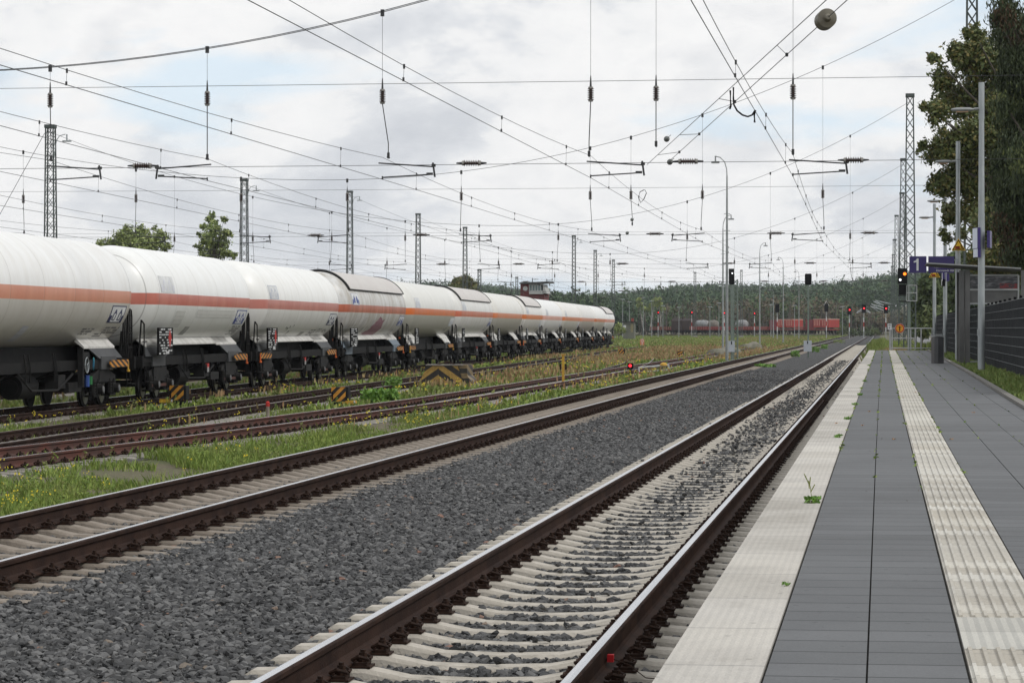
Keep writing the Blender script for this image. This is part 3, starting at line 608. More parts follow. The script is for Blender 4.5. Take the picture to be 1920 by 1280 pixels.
# fallen leaves
def leaf(x, y, z, s, lb):
    o = MB(); c = on(x, y, z); n = 7; a0 = random.uniform(0, 6)
    vs = [(0, 0, .006)]+[(s*(1 if i % 2 else .55)*math.cos(a0+i*6.283/n), s*(1 if i % 2 else .55)*math.sin(a0+i*6.283/n), .002+.012*(i % 2)) for i in range(n)]
    o.add(vs, [(0, i+1, (i+1) % n+1) for i in range(n)]); tag(o.build('fallen_leaf', LEAFG, None, False, c), lb, 'leaf', 'fallen leaves on the platform')
for x, y, s, lb in ((1783, 824, .03, 'orange brown maple leaf on the grey slabs right of the tactile strip'), (1826, 774, .03, 'curled brown leaf on the right paving nearest the kerb'), (1676, 824, .022, 'small brown leaf on the second grey slab row'), (1630, 772, .02, 'yellow leaf on the grey slabs near the middle joint'), (1694, 746, .02, 'brown leaf lying on the tactile strip'), (1716, 736, .02, 'second brown leaf on the tactile strip'), (1568, 794, .02, 'orange leaf on the cream edge strip'), (1617, 798, .016, 'tiny yellow leaf in the first grey slab row')):
    leaf(x, y, ZP+.002, s, lb)
# ---------------------------------------------------------------- tank wagons
TR, TZ = 1.46, 3.02                              # tank radius, centre height above rail
def tank_mat(name, up, low, st, st2, grime=.5, graf=None, seam=1.85, cyl=8.0):
    m, t, b = newmat(name, .38); tcn = N(t, 'ShaderNodeTexCoord'); s = N(t, 'ShaderNodeSeparateXYZ'); t.links.new(tcn.outputs['Object'], s.inputs[0])
    z = s.outputs[2]; x = s.outputs[0]
    mp = N(t, 'ShaderNodeMapping'); t.links.new(tcn.outputs['Object'], mp.inputs[0]); mp.inputs['Scale'].default_value = (1.1, .5, .3)
    no = N(t, 'ShaderNodeTexNoise', inp={'Scale': 1.6, 'Detail': 8, 'Roughness': .7}); t.links.new(mp.outputs[0], no.inputs[0])
    nb = N(t, 'ShaderNodeTexNoise', inp={'Scale': .7, 'Detail': 5}); t.links.new(tcn.outputs['Object'], nb.inputs[0])
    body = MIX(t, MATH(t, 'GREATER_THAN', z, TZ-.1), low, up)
    stripe = RAMP(t, nb.outputs[0], [(.35, st), (.65, st2)])
    band = MATH(t, 'LESS_THAN', MATH(t, 'ABSOLUTE', MATH(t, 'SUBTRACT', z, TZ-.09)), .165)
    c = MIX(t, band, body, stripe)
    dirt = RAMP(t, no.outputs[0], [(.38, (1-.30*grime, 1-.34*grime, 1-.40*grime)), (.62, (1, 1, 1))])
    c = MIX(t, 1.0, c, dirt, 'MULTIPLY')
    if graf: 
        g = N(t, 'ShaderNodeTexNoise', inp={'Scale': 1.1, 'Detail': 3, 'Distortion': 1.2}); t.links.new(tcn.outputs['Object'], g.inputs[0])
        f = MATH(t, 'MULTIPLY', MATH(t, 'GREATER_THAN', g.outputs[0], .57), MATH(t, 'LESS_THAN', z, TZ-.45)); c = MIX(t, MATH(t, 'MULTIPLY', f, .55), c, graf)
    fr = MATH(t, 'ABSOLUTE', MATH(t, 'SUBTRACT', MATH(t, 'FRACT', MATH(t, 'DIVIDE', x, seam)), .5))
    sl = MATH(t, 'LESS_THAN', fr, .0045); sl = MATH(t, 'MAXIMUM', sl, MATH(t, 'LESS_THAN', MATH(t, 'ABSOLUTE', MATH(t, 'SUBTRACT', MATH(t, 'ABSOLUTE', x), cyl)), .018)); c = MIX(t, MATH(t, 'MULTIPLY', sl, .45), c, (.12, .11, .10)); t.links.new(c, b.inputs['Base Color'])
    bn = N(t, 'ShaderNodeBump', inp={'Strength': .35, 'Distance': .02}); t.links.new(MATH(t, 'MULTIPLY', MATH(t, 'MINIMUM', fr, .03), 30), bn.inputs['Height']); t.links.new(bn.outputs[0], b.inputs['Normal'])
    return m
ORB = stripes('orange black hazard stripes', (.62, .25, .015), (.012, .011, .010), 6.0, .3)
ORBX = stripes('orange black hazard stripes reversed', (.62, .25, .015), (.012, .011, .010), 6.0, -.3)
SADM = mat('dirty pale skirt paint', (.66, .65, .62), (.46, .45, .42), 2, .6)
SADK = mat('graphite saddle plate', (.036, .038, .041), (.055, .057, .06), 2, .6)
TXTW = mat('white stencil lettering', (.55, .56, .56)); TXTG = mat('grey stencil lettering', (.16, .16, .17)); BLUE = mat('blue emblem paint', (.035, .06, .22), (.05, .08, .28)); REDP = mat('red enamel', (.45, .02, .015), (.35, .02, .015)); ORG = mat('orange enamel', (.70, .13, .02), (.6, .12, .02))
WHEEL = mat('dark wheel steel', (.012, .011, .011), (.03, .028, .026), 4, .5, .4); WRIM = mat('polished wheel tread', (.16, .16, .16), (.25, .25, .25), 4, .3, .9)
SHLD = mat('faded sun shield sheet', (.60, .585, .56), (.48, .44, .42), 1.6, .6, stretch=(4, 1, .3)); SHLE = mat('dark sun shield rim', (.03, .03, .032))
def wheelset_mb():
    o = MB()
    for s in (-1, 1):
        q = Vector((0, s, 0)).to_track_quat('Z', 'Y')
        o.lathe([(.02, -.06), (.18, -.05), (.40, -.055), (.485, -.07), (.485, -.045), (.455, -.04), (.452, .065), (.41, .07), (.39, .02), (.16, .03), (.12, .09), (.02, .09)], (0, s*.75, .455), 24, 0, q)
        o.lathe([(.4535, -.030), (.4535, .055)], (0, s*.75, .455), 24, 1, q)
    o.cyl((0, -1.0, .455), (0, 1.0, .455), .085, n=10); return o
def bogie_frame_mb(kind):
    o = MB()
    for s in (-1, 1):
        y = s*1.02
        o.box((0, y, .80), (1.05, .16, .30)); o.prism([(-1.35, 0, .80), (-.5, 0, .98), (.5, 0, .98), (1.35, 0, .80), (1.35, 0, .70), (.5, 0, .62), (-.5, 0, .62), (-1.35, 0, .70)], (0, y-.06, 0), (0, y+.06, 0))
        if kind: o.box((0, y+s*.09, .74), (1.7, .03, .42)); o.box((0, y+s*.10, .42), (2.3, .05, .08), 2)
        for e in (-.9, .9):
            o.box((e, y+s*.03, .455), (.30, .24, .30)); o.cyl((e, y+s*.10, .455), (e, y+s*.27, .455), .13, n=12, m=0); o.cyl((e, y+s*.27, .455), (e, y+s*.29, .455), .09, n=10, m=1)
            for q in (-.23, .23):
                for k in range(5): o.cyl((e+q, y+s*.04, .33+.075*k), (e+q, y+s*.04, .375+.075*k), .088, n=10)
                o.cyl((e+q, y+s*.04, .30), (e+q, y+s*.04, .72), .055, n=8)
            o.prism([(e-.34, 0, .30), (e+.34, 0, .30), (e+.30, 0, .25), (e-.30, 0, .25)], (0, y-.10, 0), (0, y+.16, 0), 0)
        o.box((0, s*.55, .55), (.16, .5, .3))
    o.box((0, 0, .72), (.5, 2.1, .28)); o.cyl((0, 0, .86), (0, 0, 1.0), .3, n=14); return o
PROTO = {}
def mk(key, fn):
    if key not in PROTO: PROTO[key] = fn()
    return PROTO[key]
def shared(name, key, fn, ms, parent, loc=None, rz=None):
    if key not in PROTO:
        o = fn().build(name, ms, parent, math.radians(35) if key.endswith('~') else False); PROTO[key] = o.data
    else: o = obj(name, PROTO[key], parent)
    if loc is not None: o.location = loc
    if rz is not None: o.rotation_euler = (0, 0, rz)
    return o
def cylrects(rects, m=None):                     # (x0,x1,s0,s1,mat) patches on the near side of the tank; s = arc length above the centre line
    o = MB()
    for x0, x1, s0, s1, mi in rects:
        n = max(1, int(abs(s1-s0)/.15)+1); vs = []
        for k in range(n+1):
            a = (s0+(s1-s0)*k/n)/TR; r = TR+.006
            vs += [(x0, -r*math.cos(a), TZ+r*math.sin(a)), (x1, -r*math.cos(a), TZ+r*math.sin(a))]
        o.add(vs, [(2*k, 2*k+1, 2*k+3, 2*k+2) for k in range(n)], mi)
    return o
def emblem(x, s, w_=1.6, h_=.52, solid=False):
    X = lambda f: x+w_*f; Z_ = lambda f: s+h_*f
    R = [(X(.0), X(1), Z_(0), Z_(.06), 0), (X(0), X(1), Z_(.94), Z_(1), 0), (X(0), X(.045), Z_(.06), Z_(.94), 0), (X(.955), X(1), Z_(.06), Z_(.94), 0), (X(.045), X(.955), Z_(.06), Z_(.94), 1)]
    for bx in (.22, .58):
        R += [(X(bx), X(bx+.22), Z_(.16), Z_(.60), 2), (X(bx+.05), X(bx+.17), Z_(.60), Z_(.72), 2), (X(bx+.08), X(bx+.14), Z_(.72), Z_(.80), 2)]
        if not solid: R += [(X(bx+.055), X(bx+.165), Z_(.22), Z_(.56), 3)]
    R += [(X(.045), X(.18), Z_(.06), Z_(.45), 2), (X(.84), X(.955), Z_(.06), Z_(.45), 2)]
    o = MB()
    for i, (a, b, c, d, mi) in enumerate(R):
        q = cylrects([(a, b, c, d, mi)]); k = [0, .001, .003, .005][mi] if mi else .002
        vs = []
        for v in q.v:
            r = math.hypot(v[1], v[2]-TZ); f = (r+k+.0002*i)/r; vs.append((v[0], v[1]*f, TZ+(v[2]-TZ)*f))
        o.add(vs, q.f, mi)
    return o
def wagon(idx, near, far, label, tm, style, full=True, body=None):
    """near/far: forward distances of the tank's two ends"""
    dm = (near+far)/2; y = (dm+tr_train(dm)*ST)/CT; x = tr_train(dm); L = (far-near); TL = L
    rz = math.atan2(CT*1.0, -.040) ; rz = math.atan2(1.0/CT*1.0-.040*ST/CT, -.040)
    t = thing('tank_wagon', label, 'tank wagon', (x, y, YARD), rz, 'white pressure tank wagons of the standing train')
    # local +x runs away from the camera, local -y is the side seen
    hl = TL/2
    prof = [(max(.02, TR*math.sin(a)), -hl+1.05*(1-math.cos(a))) for a in [math.pi/2*k/11 for k in range(12)]]
    full_p = prof+[(TR, 0)]+[(r, -z) for r, z in reversed(prof)]
    o = MB(); q = Vector((1, 0, 0)).to_track_quat('Z', 'Y'); o.lathe(full_p, (0, 0, TZ), 72, 0, q)
    tk = o.build('tank', tm, t, math.radians(50))
    if style in ('shield',):
        o = MB(); n = 20; r = TR+.07; A = [math.radians(28+124*k/n) for k in range(n+1)]; x0, x1 = -hl+1.15, hl-1.15
        vs = [(xx, -rr*math.cos(a), TZ+rr*math.sin(a)) for xx in (x0, x1) for rr in (r, r-.03) for a in A]; k = n+1
        fs = [(i, i+1, 2*k+i+1, 2*k+i) for i in range(n)]+[(k+i+1, k+i, 3*k+i, 3*k+i+1) for i in range(n)]
        o.add(vs, fs, 0); o.add([vs[i] for i in range(k)]+[vs[k+i] for i in range(k)], [(i, k+i, k+i+1, i+1) for i in range(n)], 1)
        for xx in (x0-.01, x1): o.path([(xx, -(r+.004)*math.cos(a), TZ+(r+.004)*math.sin(a)) for a in A], .035, 5, 1)
        for a in (A[0], A[-1]): o.path([(x0, -(r+.0)*math.cos(a), TZ+r*math.sin(a)), (x1, -r*math.cos(a), TZ+r*math.sin(a))], .025, 5, 1)
        o.build('sun_shield', [SHLD, SHLE], t)
    # underframe and dark filler
    o = MB(); bz = 1.12
    for s in (-1, 1):
        o.box((0, s*1.05, bz), (TL+.5, .10, .26))
        o.box((0, s*.35, bz), (TL+.3, .12, .2))
    for e in (-1, 1):
        o.box((e*(TL/2+.28), 0, bz), (.12, 2.55, .34)); o.box((e*(TL/2-1.2), 0, bz+.02), (2.2, 2.3, .10))
    o.box((0, 0, .95), (TL*.45, .5, .3)); o.box((.6, .2, .76), (TL*.26, .7, .34)); o.box((0, 0, 1.40), (TL-3.6, .9, .40)); [o.cyl((q_, -1.0, 1.0), (q_+.35, 0, .62), .03, n=6) for q_ in (-3.2, -2.0, 1.2, 2.6)]; [o.box((q_, 0, 1.12), (.12, 2.1, .2)) for q_ in (-4, -2, 2, 4)]; o.build('underframe', DARK, t)  # central dark boxes added to stand in for the black shadow below the tank
    # saddles / skirts
    sp = style
    for e in (-1, 1):
        o = MB(); xa = e*(TL/2-1.1); xb = e*(TL/2-3.9)
        for s in (-1, 1):
            y1, z1 = s*.80, TZ-1.21; y2, z2 = s*1.02, TZ-1.43; y3, z3 = s*1.16, bz+.15
            x0, x1 = (xb+(-.6*e), xa)
            o.prism([(0, y1, z1), (0, y2, z2), (0, y2, z2-.05), (0, y1-s*.05, z1-.08)], (min(x0, x1), 0, 0), (max(x0, x1), 0, 0), 0)
            a, b2, c_, d_ = (xb-.1*e, y2, z2-.05), (xa, y2, z2-.05), (xa+.35*e, y3, z3), (xb+.55*e, y3, z3)
            o.add([a, b2, c_, d_]+[(p_[0], p_[1]-s*.05, p_[2]) for p_ in (a, b2, c_, d_)], [(0, 1, 2, 3), (7, 6, 5, 4), (0, 4, 5, 1), (1, 5, 6, 2), (2, 6, 7, 3), (3, 7, 4, 0)], 1 if style != 'plain' else 0)
        o.box((e*(TL/2-2.2), 0, 1.45), (1.6, 1.4, .4), 2); [o.box((e*(TL/2-2.3), s*1.13, bz+.03), (1.7, .06, .34), 1) for s in (-1, 1)]
        o.build('saddle', [SADM, SADK if idx != 3 else mat('blue grey saddle plate', (.12, .16, .20), (.17, .2, .23)), DARK], t)
    if style in ('skirt', 'shield'):
        o = MB()
        for s in (-1, 1): o.prism([(0, s*.80, TZ-1.21), (0, s*.99, TZ-1.40), (0, s*.99, TZ-1.44), (0, s*.74, TZ-1.26)], (-TL/2+2.2, 0, 0), (TL/2-2.2, 0, 0))
        o.build('side_skirt', SADM, t)
    # bogies
    for e in (-1, 1):
        bx = e*(TL/2-2.6); kd_ = 1 if idx in (1, 2) else 0
        bg_ = shared('bogie', 'bogie%d' % kd_, lambda: bogie_frame_mb(kd_), [DARK2, mat('bright bearing cover', (.10, .105, .11), (.2, .2, .2)), mat('rusty brake beam', (.10, .03, .02), (.05, .02, .015))], t, (bx, 0, 0))
        for q_ in (-.9, .9): shared('wheelset', 'wheelset', wheelset_mb, [WHEEL, WRIM], bg_, (q_, 0, 0))
    # buffers and coupling
    for e in (-1, 1):
        for s in (-1, 1):
            shared('buffer', 'buffer', lambda: MB().cyl((0, 0, 0), (.22, 0, 0), .11, n=12).cyl((.2, 0, 0), (.36, 0, 0), .07, n=10).cyl((.35, 0, 0), (.38, 0, 0), .23, n=18), DARK, t, (e*(TL/2+.33), s*.875, 1.06), 0 if e > 0 else math.pi)
        shared('coupling', 'coupling', lambda: MB().path([(0, 0, 0), (.18, 0, -.02), (.3, 0, -.16), (.26, 0, -.32)], .035, 6).box((.05, 0, 0), (.12, .2, .22)), DARK, t, (e*(TL/2+.34), 0, 1.04), 0 if e > 0 else math.pi)
    # brake gear: air tank, lever boxes, pipes
    o = MB(); o.cyl((-1.3, -.55, .62), (.2, -.55, .62), .30, n=18); o.cyl((-1.33, -.55, .62), (-1.3, -.55, .62), .2, n=12); o.cyl((.2, -.55, .62), (.24, -.55, .62), .2, n=12); o.build('air_reservoir', DARK, t, math.radians(40))
    o = MB(); o.box((1.6, -.9, .72), (.7, .35, .35)); o.box((3.0 if TL > 14 else 2, -1.0, .55), (1.3, .12, .25)); o.path([(-2.6, -1.08, 1.0), (-1.4, -1.1, .55), (1.0, -1.12, .52), (2.6, -1.1, .9)], .03, 5)
    for q_ in (-2.1, -1.7, .6, .8): o.path([(q_, -1.1, 1.45), (q_+.05, -1.14, 1.1), (q_+.1, -1.12, .75)], .022, 4)
    o.box((-TL/2+2.9, -1.12, 1.0), (.4, .04, .12)); o.build('brake_rigging', DARK2, t)
    if style == 'skirt' and idx in (1, 2) or idx in (3, 5):
        o = MB(); o.cyl((.9, -1.18, .82), (.9, -1.26, .82), .16, n=14, m=0); o.box((.95, -1.24, .9), (.3, .05, .14), 1); o.box((1.0, -1.25, .78), (.05, .05, .16), 2); o.box((.86, -1.25, .78), (.05, .05, .16), 2); o.build('valve_handle', [DARK2, REDP, TXTW], t)
    # hazard board, step and hook at both ends
    for e in (-1, 1):
        if e < 0 and idx not in (2, 4, 7): continue
        q0 = e*(TL/2-1.0)
        brd = MB().box((0, 0, 0), (2.1, .03, .19)).build('hazard_board', ORB if e > 0 else ORBX, t); brd.location = (q0-.55*e, -1.26, 1.12)
        MB().box((q0+.52*e, -1.26, 1.05), (.07, .03, .26), 0).cyl((q0+.52*e, -1.26, .88), (q0+.52*e, -1.26, .94), .05, n=8, m=0).build('lifting_mark', YEL if idx in (0, 4) else ORG, t)
    for e in (-1, 1):
        o = MB(); q0 = e*(TL/2-.15)
        if idx in (1, 2, 0) and e > 0:
            for k in range(3):
                xx = q0-.30+.22*k; o.path([(xx, -1.25, 1.25), (xx, -1.25, 2.45-.02*k), (xx+.06, -1.22, 2.58), (xx+.20, -1.15, 2.62), (xx+.30, -1.05, 2.5), (xx+.32, -1.0, 1.3)], .024, 5)
            for zq in (1.55, 1.95): o.path([(q0-.3, -1.25, zq), (q0+.2, -1.25, zq)], .02, 5)
        else:
            o.path([(q0, -1.2, 1.25), (q0+.02, -1.2, 2.2), (q0+.12*e, -1.15, 2.32), (q0+.2*e, -1.1, 1.3)], .026, 5)
            o.path([(q0-.35*e, -1.2, 1.7), (q0+.15*e, -1.2, 1.7)], .022, 5)
        o.path([(q0, -1.22, 1.0), (q0, -1.24, .55), (q0-.42*e, -1.24, .55), (q0-.42*e, -1.22, 1.0)], .02, 5); o.box((q0-.2*e, -1.28, .54), (.42, .2, .03)); o.build('end_ladder', DARK, t)
    # end platform plate
    o = MB(); o.prism([(TL/2-.1, 0, 1.3), (TL/2+.1, 0, 2.0), (TL/2+.28, 0, 1.3)], (0, -.95, 0), (0, -.90, 0)); o.build('end_plate', DARK, t)
    if idx in (1, 2, 3, 5):
        shared('reflector', 'reflector', lambda: MB().box((0, 0, 0), (.02, .14, .09)), ORG, t, (TL/2+.2, -.96, 1.62)) if idx != 1 else None
    # data board with white stencil lines
    if idx != 0:
        bxp = -TL/2+2.1; bd = MB().box((0, 0, 0), (1.9 if idx < 4 else 1.2, .06, .80)).build('data_board', DARK if idx < 6 else DARK2, t); bd.location = (bxp, -1.38, 1.70)
        o = MB(); rr = random.Random(idx)
        for k in range(15):
            if k > 9: break
            bw = .9 if idx < 4 else .55; zz_ = .35-.078*k; xx = -bw
            while xx < bw-.25:
                wl = rr.uniform(.08, .34)
                if rr.random() < .62: o.box((xx+wl/2, -.034, zz_), (wl, .004, .042))
                xx += wl+.07
        o.box((.2, -.034, -.33), (.4, .004, .08)); o.build('stencil_lines', TXTW, bd)
        if idx in (1, 2): MB().add([(.5, -.038, .36), (.72, -.038, .1), (.5, -.038, -.2), (.28, -.038, .1)], [(0, 1, 2, 3)]).build('red_diamond', REDP, bd)
    else:
        o = MB(); q = Vector((0, -1, 0)).to_track_quat('Z', 'Y')
        xw = TL/2-5.7; o.box((xw, -1.24, 1.05), (.12, .14, 1.0)); o.box((xw+.45, -1.24, 1.25), (.7, .05, .42)); o.build('hand_brake_bracket', DARK2, t)
        o = MB(); pts = [(xw+.25+.20*math.cos(a), -1.34, 1.12+.20*math.sin(a)) for a in [i*math.pi/8 for i in range(17)]]; o.path(pts, .014, 5)
        for a in (.4, 2.5, 4.6): o.path([(xw+.25, -1.34, 1.12), (xw+.25+.2*math.cos(a), -1.34, 1.12+.2*math.sin(a))], .01, 4)
        o.build('hand_brake_wheel', GALV, t)
        o = MB(); pts = [(xw+.95+.16*math.cos(a), -1.34+.05*math.cos(a), 1.15+.16*math.sin(a)) for a in [i*math.pi/8 for i in range(17)]]; o.path(pts, .016, 5); o.build('blue_hose_loop', mat('blue hose', (.03, .18, .35), (.05, .3, .25)), t)
        o = MB(); o.cyl((xw+.8, -1.2, .55), (xw+.8, -1.2, .85), .07, n=8); o.build('blue_valve', mat('blue valve', (.03, .08, .3)), t); MB().cyl((xw+1.15, -1.2, .6), (xw+1.15, -1.2, .82), .06, n=8).build('green_valve', mat('green valve', (.02, .18, .05)), t)
    # markings on the tank side
    if body: body(t, TL)
    return t
FRAME = [BLUE, mat('pale emblem ground', (.72, .73, .73)), BLUE, mat('pale emblem ground', (.72, .73, .73))]
DRK = mat('navy emblem paint', (.02, .025, .08), (.03, .035, .1)); FRAMED = [DRK, MATS['pale emblem ground'], DRK, MATS['pale emblem ground']]
FADED = mat('faded blue emblem', (.42, .45, .53), (.55, .57, .61)); FRAMEF = [FADED, MATS['pale emblem ground'], FADED, MATS['pale emblem ground']]
def marks(em, texts):
    def f(t, TL):
        for x, s, sc, ms, so_ in em: emblem(x, s, sc*1.5, .50, so_).build('gas_bottle_emblem', ms, t)
        rr = random.Random(len(texts)*7+int(TL*10)); R = []
        for x, s, w_, h_ in texts:
            yy = s
            while yy < s+h_:
                xx = x
                while xx < x+w_:
                    l = rr.uniform(.04, .14)
                    if rr.random() < .7: R.append((xx, xx+l, yy, yy+.05, 0))
                    xx += l+.03
                yy += .09
        if R: cylrects(R).build('stencil_lines', TXTG, t)
    return f
W1, W2 = (.82, .825, .815), (.60, .60, .585)
ENDS = [57.6, 76.3, 93.7, 113.0, 133.9, 155.0, 176.0, 196.9, 214.5, 234.9, 256.7, 277.9, 295.9, 314.2]   # where each shell's round end begins
def wlen(k): return ENDS[k+1]-ENDS[k]-1.25
SAL = ((.62, .25, .16), (.66, .30, .20)); RED = ((.50, .13, .095), (.56, .20, .15)); ORS = ((.66, .16, .035), (.58, .17, .07)); PNK = ((.62, .30, .24), (.66, .38, .31))
def em_end(TL=17, ms=None, solid=False): return []
def body0(t, TL):
    marks([(TL/2-2.95, -.83, 1.08, FRAMED, False)], [(TL/2-5.0, -1.25, 1.2, .25), (TL/2-2.6, -1.2, 1.6, .2), (TL/2-3.2, -1.35, .9, .16)])(t, TL)
    o = cylrects([(TL/2-11.0, TL/2-10.4, -1.5, -.95, 0)]); o.build('faded_label', mat('faded print', (.52, .53, .56), (.45, .46, .5)), t)
def body1(t, TL):
    marks([(TL/2-2.95, -.83, 1.1, FRAME, False), (-TL/2+1.25, .10, 1.25, [MATS['pale emblem ground'], MATS['pale emblem ground'], mat('very faded emblem', (.66, .67, .71), (.6, .61, .66)), MATS['pale emblem ground']], False)], [(TL/2-2.6, -1.32, 1.3, .4)])(t, TL)
    cylrects([(-TL/2+3.6, -TL/2+4.9, -.98, -.42, 0), (-TL/2+3.2, -TL/2+4.2, -1.25, -.98, 0), (-TL/2+6.6, TL/2-3.3, -.62, -.36, 0), (-TL/2+5.9, -TL/2+6.6, -1.3, -.95, 1)]).build('weathered_patch', [mat('greyish repaint', (.50, .50, .47), (.55, .55, .52)), mat('grey label', (.40, .40, .38))], t)
    cylrects([(-TL/2+3.3, -TL/2+4.3, -1.24, -1.06, 0), (-TL/2+3.9, -TL/2+4.9, -1.52, -1.34, 1)]).build('orange_placard', [ORG, REDP], t)
def body2(t, TL):
    marks([(TL/2-2.9, -.85, 1.1, FRAMED, False), (-TL/2+1.25, .10, 1.2, FRAMEF, False)], [(TL/2-4.0, -1.25, .8, .2), (TL/2-5.6, -1.4, 1.2, .3), (TL/2-2.6, -1.2, 1.0, .15)])(t, TL)
    o = MB(); G = []
    for k, pts in enumerate(([(0, 0), (.1, .7), (.5, .65), (.45, .1), (0, 0)], [(.8, .75), (.75, .1), (1.1, 0), (1.3, .5)], [(1.45, .8), (1.5, .1)])):
        vs = []
        for x, s in pts:
            a = (-1.65+s*1.0)/TR; r = TR+.01; vs.append((-TL/2+6.2+x, -r*math.cos(a), TZ+r*math.sin(a)))
        o.path(vs, .014, 4)
    o.build('graffiti_scrawl', TXTG, t); cylrects([(TL/2-7.4, TL/2-6.6, -1.75, -1.2, 0)]).build('faded_label', MATS['grey label'], t)
def body3(t, TL):
    marks([(TL/2-2.9, -.85, 1.1, FRAME, True), (-TL/2+1.25, .06, 1.3, [FADED, MATS['pale emblem ground'], BLUE, MATS['pale emblem ground']], True)], [(TL/2-3.2, -1.5, .4, .4)])(t, TL)
    o = MB(); pts = [(5.2, -1.70), (6.2, -1.25), (7.2, -.85), (7.9, -.60), (8.5, -.40), (9.1, -.48), (9.5, -.60), (10.2, -.52), (10.3, -.9), (10.6, -1.0), (10.2, -1.25), (10.1, -1.45), (9.4, -1.70)]; c = (8.3, -1.2)
    f = lambda x, s, k=.008: (-TL/2+x+1.5, -(TR+k)*math.cos(s/TR), TZ+(TR+k)*math.sin(s/TR)); n = len(pts)
    for i in range(n):
        a, b_ = pts[i], pts[(i+1) % n]
        for q in range(4):
            f0, f1 = q/4, (q+1)/4; L_ = lambda p_, g: (c[0]+(p_[0]-c[0])*g, c[1]+(p_[1]-c[1])*g)
            o.add([f(*L_(a, f0)), f(*L_(b_, f0)), f(*L_(b_, f1)), f(*L_(a, f1))], [(0, 1, 2, 3)])
    o.build('graffiti_patch', mat('purple graffiti paint', (.20, .075, .11), (.30, .17, .19), 6), t)
    cylrects([(-TL/2+6.0, -TL/2+6.6, -1.75, -.95, 0)]).build('faded_label', MATS['grey label'], t)
gen = lambda ms, so_=True: (lambda t, TL: marks([(TL/2-2.9, -.85, 1.1, ms, so_), (-TL/2+1.25, .1, 1.2, FRAMEF, so_)], [(TL/2-3.6, -1.3, 1.2, .3)])(t, TL))
SPEC = [
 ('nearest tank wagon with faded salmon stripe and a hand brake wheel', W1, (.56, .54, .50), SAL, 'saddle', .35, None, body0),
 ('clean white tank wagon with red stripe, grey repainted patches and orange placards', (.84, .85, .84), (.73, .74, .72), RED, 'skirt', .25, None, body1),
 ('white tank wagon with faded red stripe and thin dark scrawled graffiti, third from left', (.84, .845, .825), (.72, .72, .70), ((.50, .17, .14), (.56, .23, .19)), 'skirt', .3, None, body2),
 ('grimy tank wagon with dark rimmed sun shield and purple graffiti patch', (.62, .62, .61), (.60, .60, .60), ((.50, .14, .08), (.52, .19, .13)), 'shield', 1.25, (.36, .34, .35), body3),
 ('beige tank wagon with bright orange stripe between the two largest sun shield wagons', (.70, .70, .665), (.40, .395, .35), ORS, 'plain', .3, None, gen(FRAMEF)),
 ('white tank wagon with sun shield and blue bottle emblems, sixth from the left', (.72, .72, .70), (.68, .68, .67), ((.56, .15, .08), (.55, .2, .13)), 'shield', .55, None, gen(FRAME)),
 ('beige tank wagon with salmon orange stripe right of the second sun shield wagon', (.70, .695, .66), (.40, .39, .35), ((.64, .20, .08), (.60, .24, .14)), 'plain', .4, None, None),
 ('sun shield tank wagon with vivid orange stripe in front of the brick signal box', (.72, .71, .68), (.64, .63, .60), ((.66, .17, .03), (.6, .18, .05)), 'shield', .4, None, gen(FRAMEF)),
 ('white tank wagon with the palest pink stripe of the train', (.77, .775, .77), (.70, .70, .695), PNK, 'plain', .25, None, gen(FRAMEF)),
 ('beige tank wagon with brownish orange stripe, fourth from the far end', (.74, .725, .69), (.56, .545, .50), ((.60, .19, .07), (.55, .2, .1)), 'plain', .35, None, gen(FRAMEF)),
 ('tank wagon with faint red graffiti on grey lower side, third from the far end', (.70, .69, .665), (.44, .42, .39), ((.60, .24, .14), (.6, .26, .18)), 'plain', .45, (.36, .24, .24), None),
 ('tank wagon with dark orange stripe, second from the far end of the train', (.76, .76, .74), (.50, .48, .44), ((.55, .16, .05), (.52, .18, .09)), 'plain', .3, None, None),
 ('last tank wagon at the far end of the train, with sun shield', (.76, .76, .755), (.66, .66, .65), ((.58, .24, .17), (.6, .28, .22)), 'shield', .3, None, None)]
for i, (lb, up, low, st, style, gr, gf, bd) in enumerate(SPEC):
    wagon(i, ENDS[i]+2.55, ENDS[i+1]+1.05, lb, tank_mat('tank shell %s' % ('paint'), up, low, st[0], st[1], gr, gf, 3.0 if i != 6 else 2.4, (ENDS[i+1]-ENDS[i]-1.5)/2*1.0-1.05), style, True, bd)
# pale graffiti letters on the seventh wagon
# ---------------------------------------------------------------- lattice masts
def lattice(o, x0, y0, z0, z1, w0, w1, r=.035, step=None, d0=None):
    n = max(4, int((z1-z0)/((w0+w1)/2*1.15))); c = lambda k, f: None
    leg = .055
    for sx_, sy_ in ((-1, -1), (1, -1), (1, 1), (-1, 1)):
        o.path([(x0+sx_*w0/2, y0+sy_*w0/2, z0), (x0+sx_*w1/2, y0+sy_*w1/2, z1)], leg, 4)
    for k in range(n):
        f, g = k/n, (k+1)/n; wa, wb = w0+(w1-w0)*f, w0+(w1-w0)*g; za, zb = z0+(z1-z0)*f, z0+(z1-z0)*g
        for s in (-1, 1):
            o.cyl((x0-wa/2, y0+s*wa/2, za), (x0+wb/2, y0+s*wb/2, zb), .022, n=3); o.cyl((x0+wa/2, y0+s*wa/2, za), (x0-wb/2, y0+s*wb/2, zb), .022, n=3)
            o.cyl((x0+s*wa/2, y0-wa/2, za), (x0+s*wb/2, y0+wb/2, zb), .022, n=3)
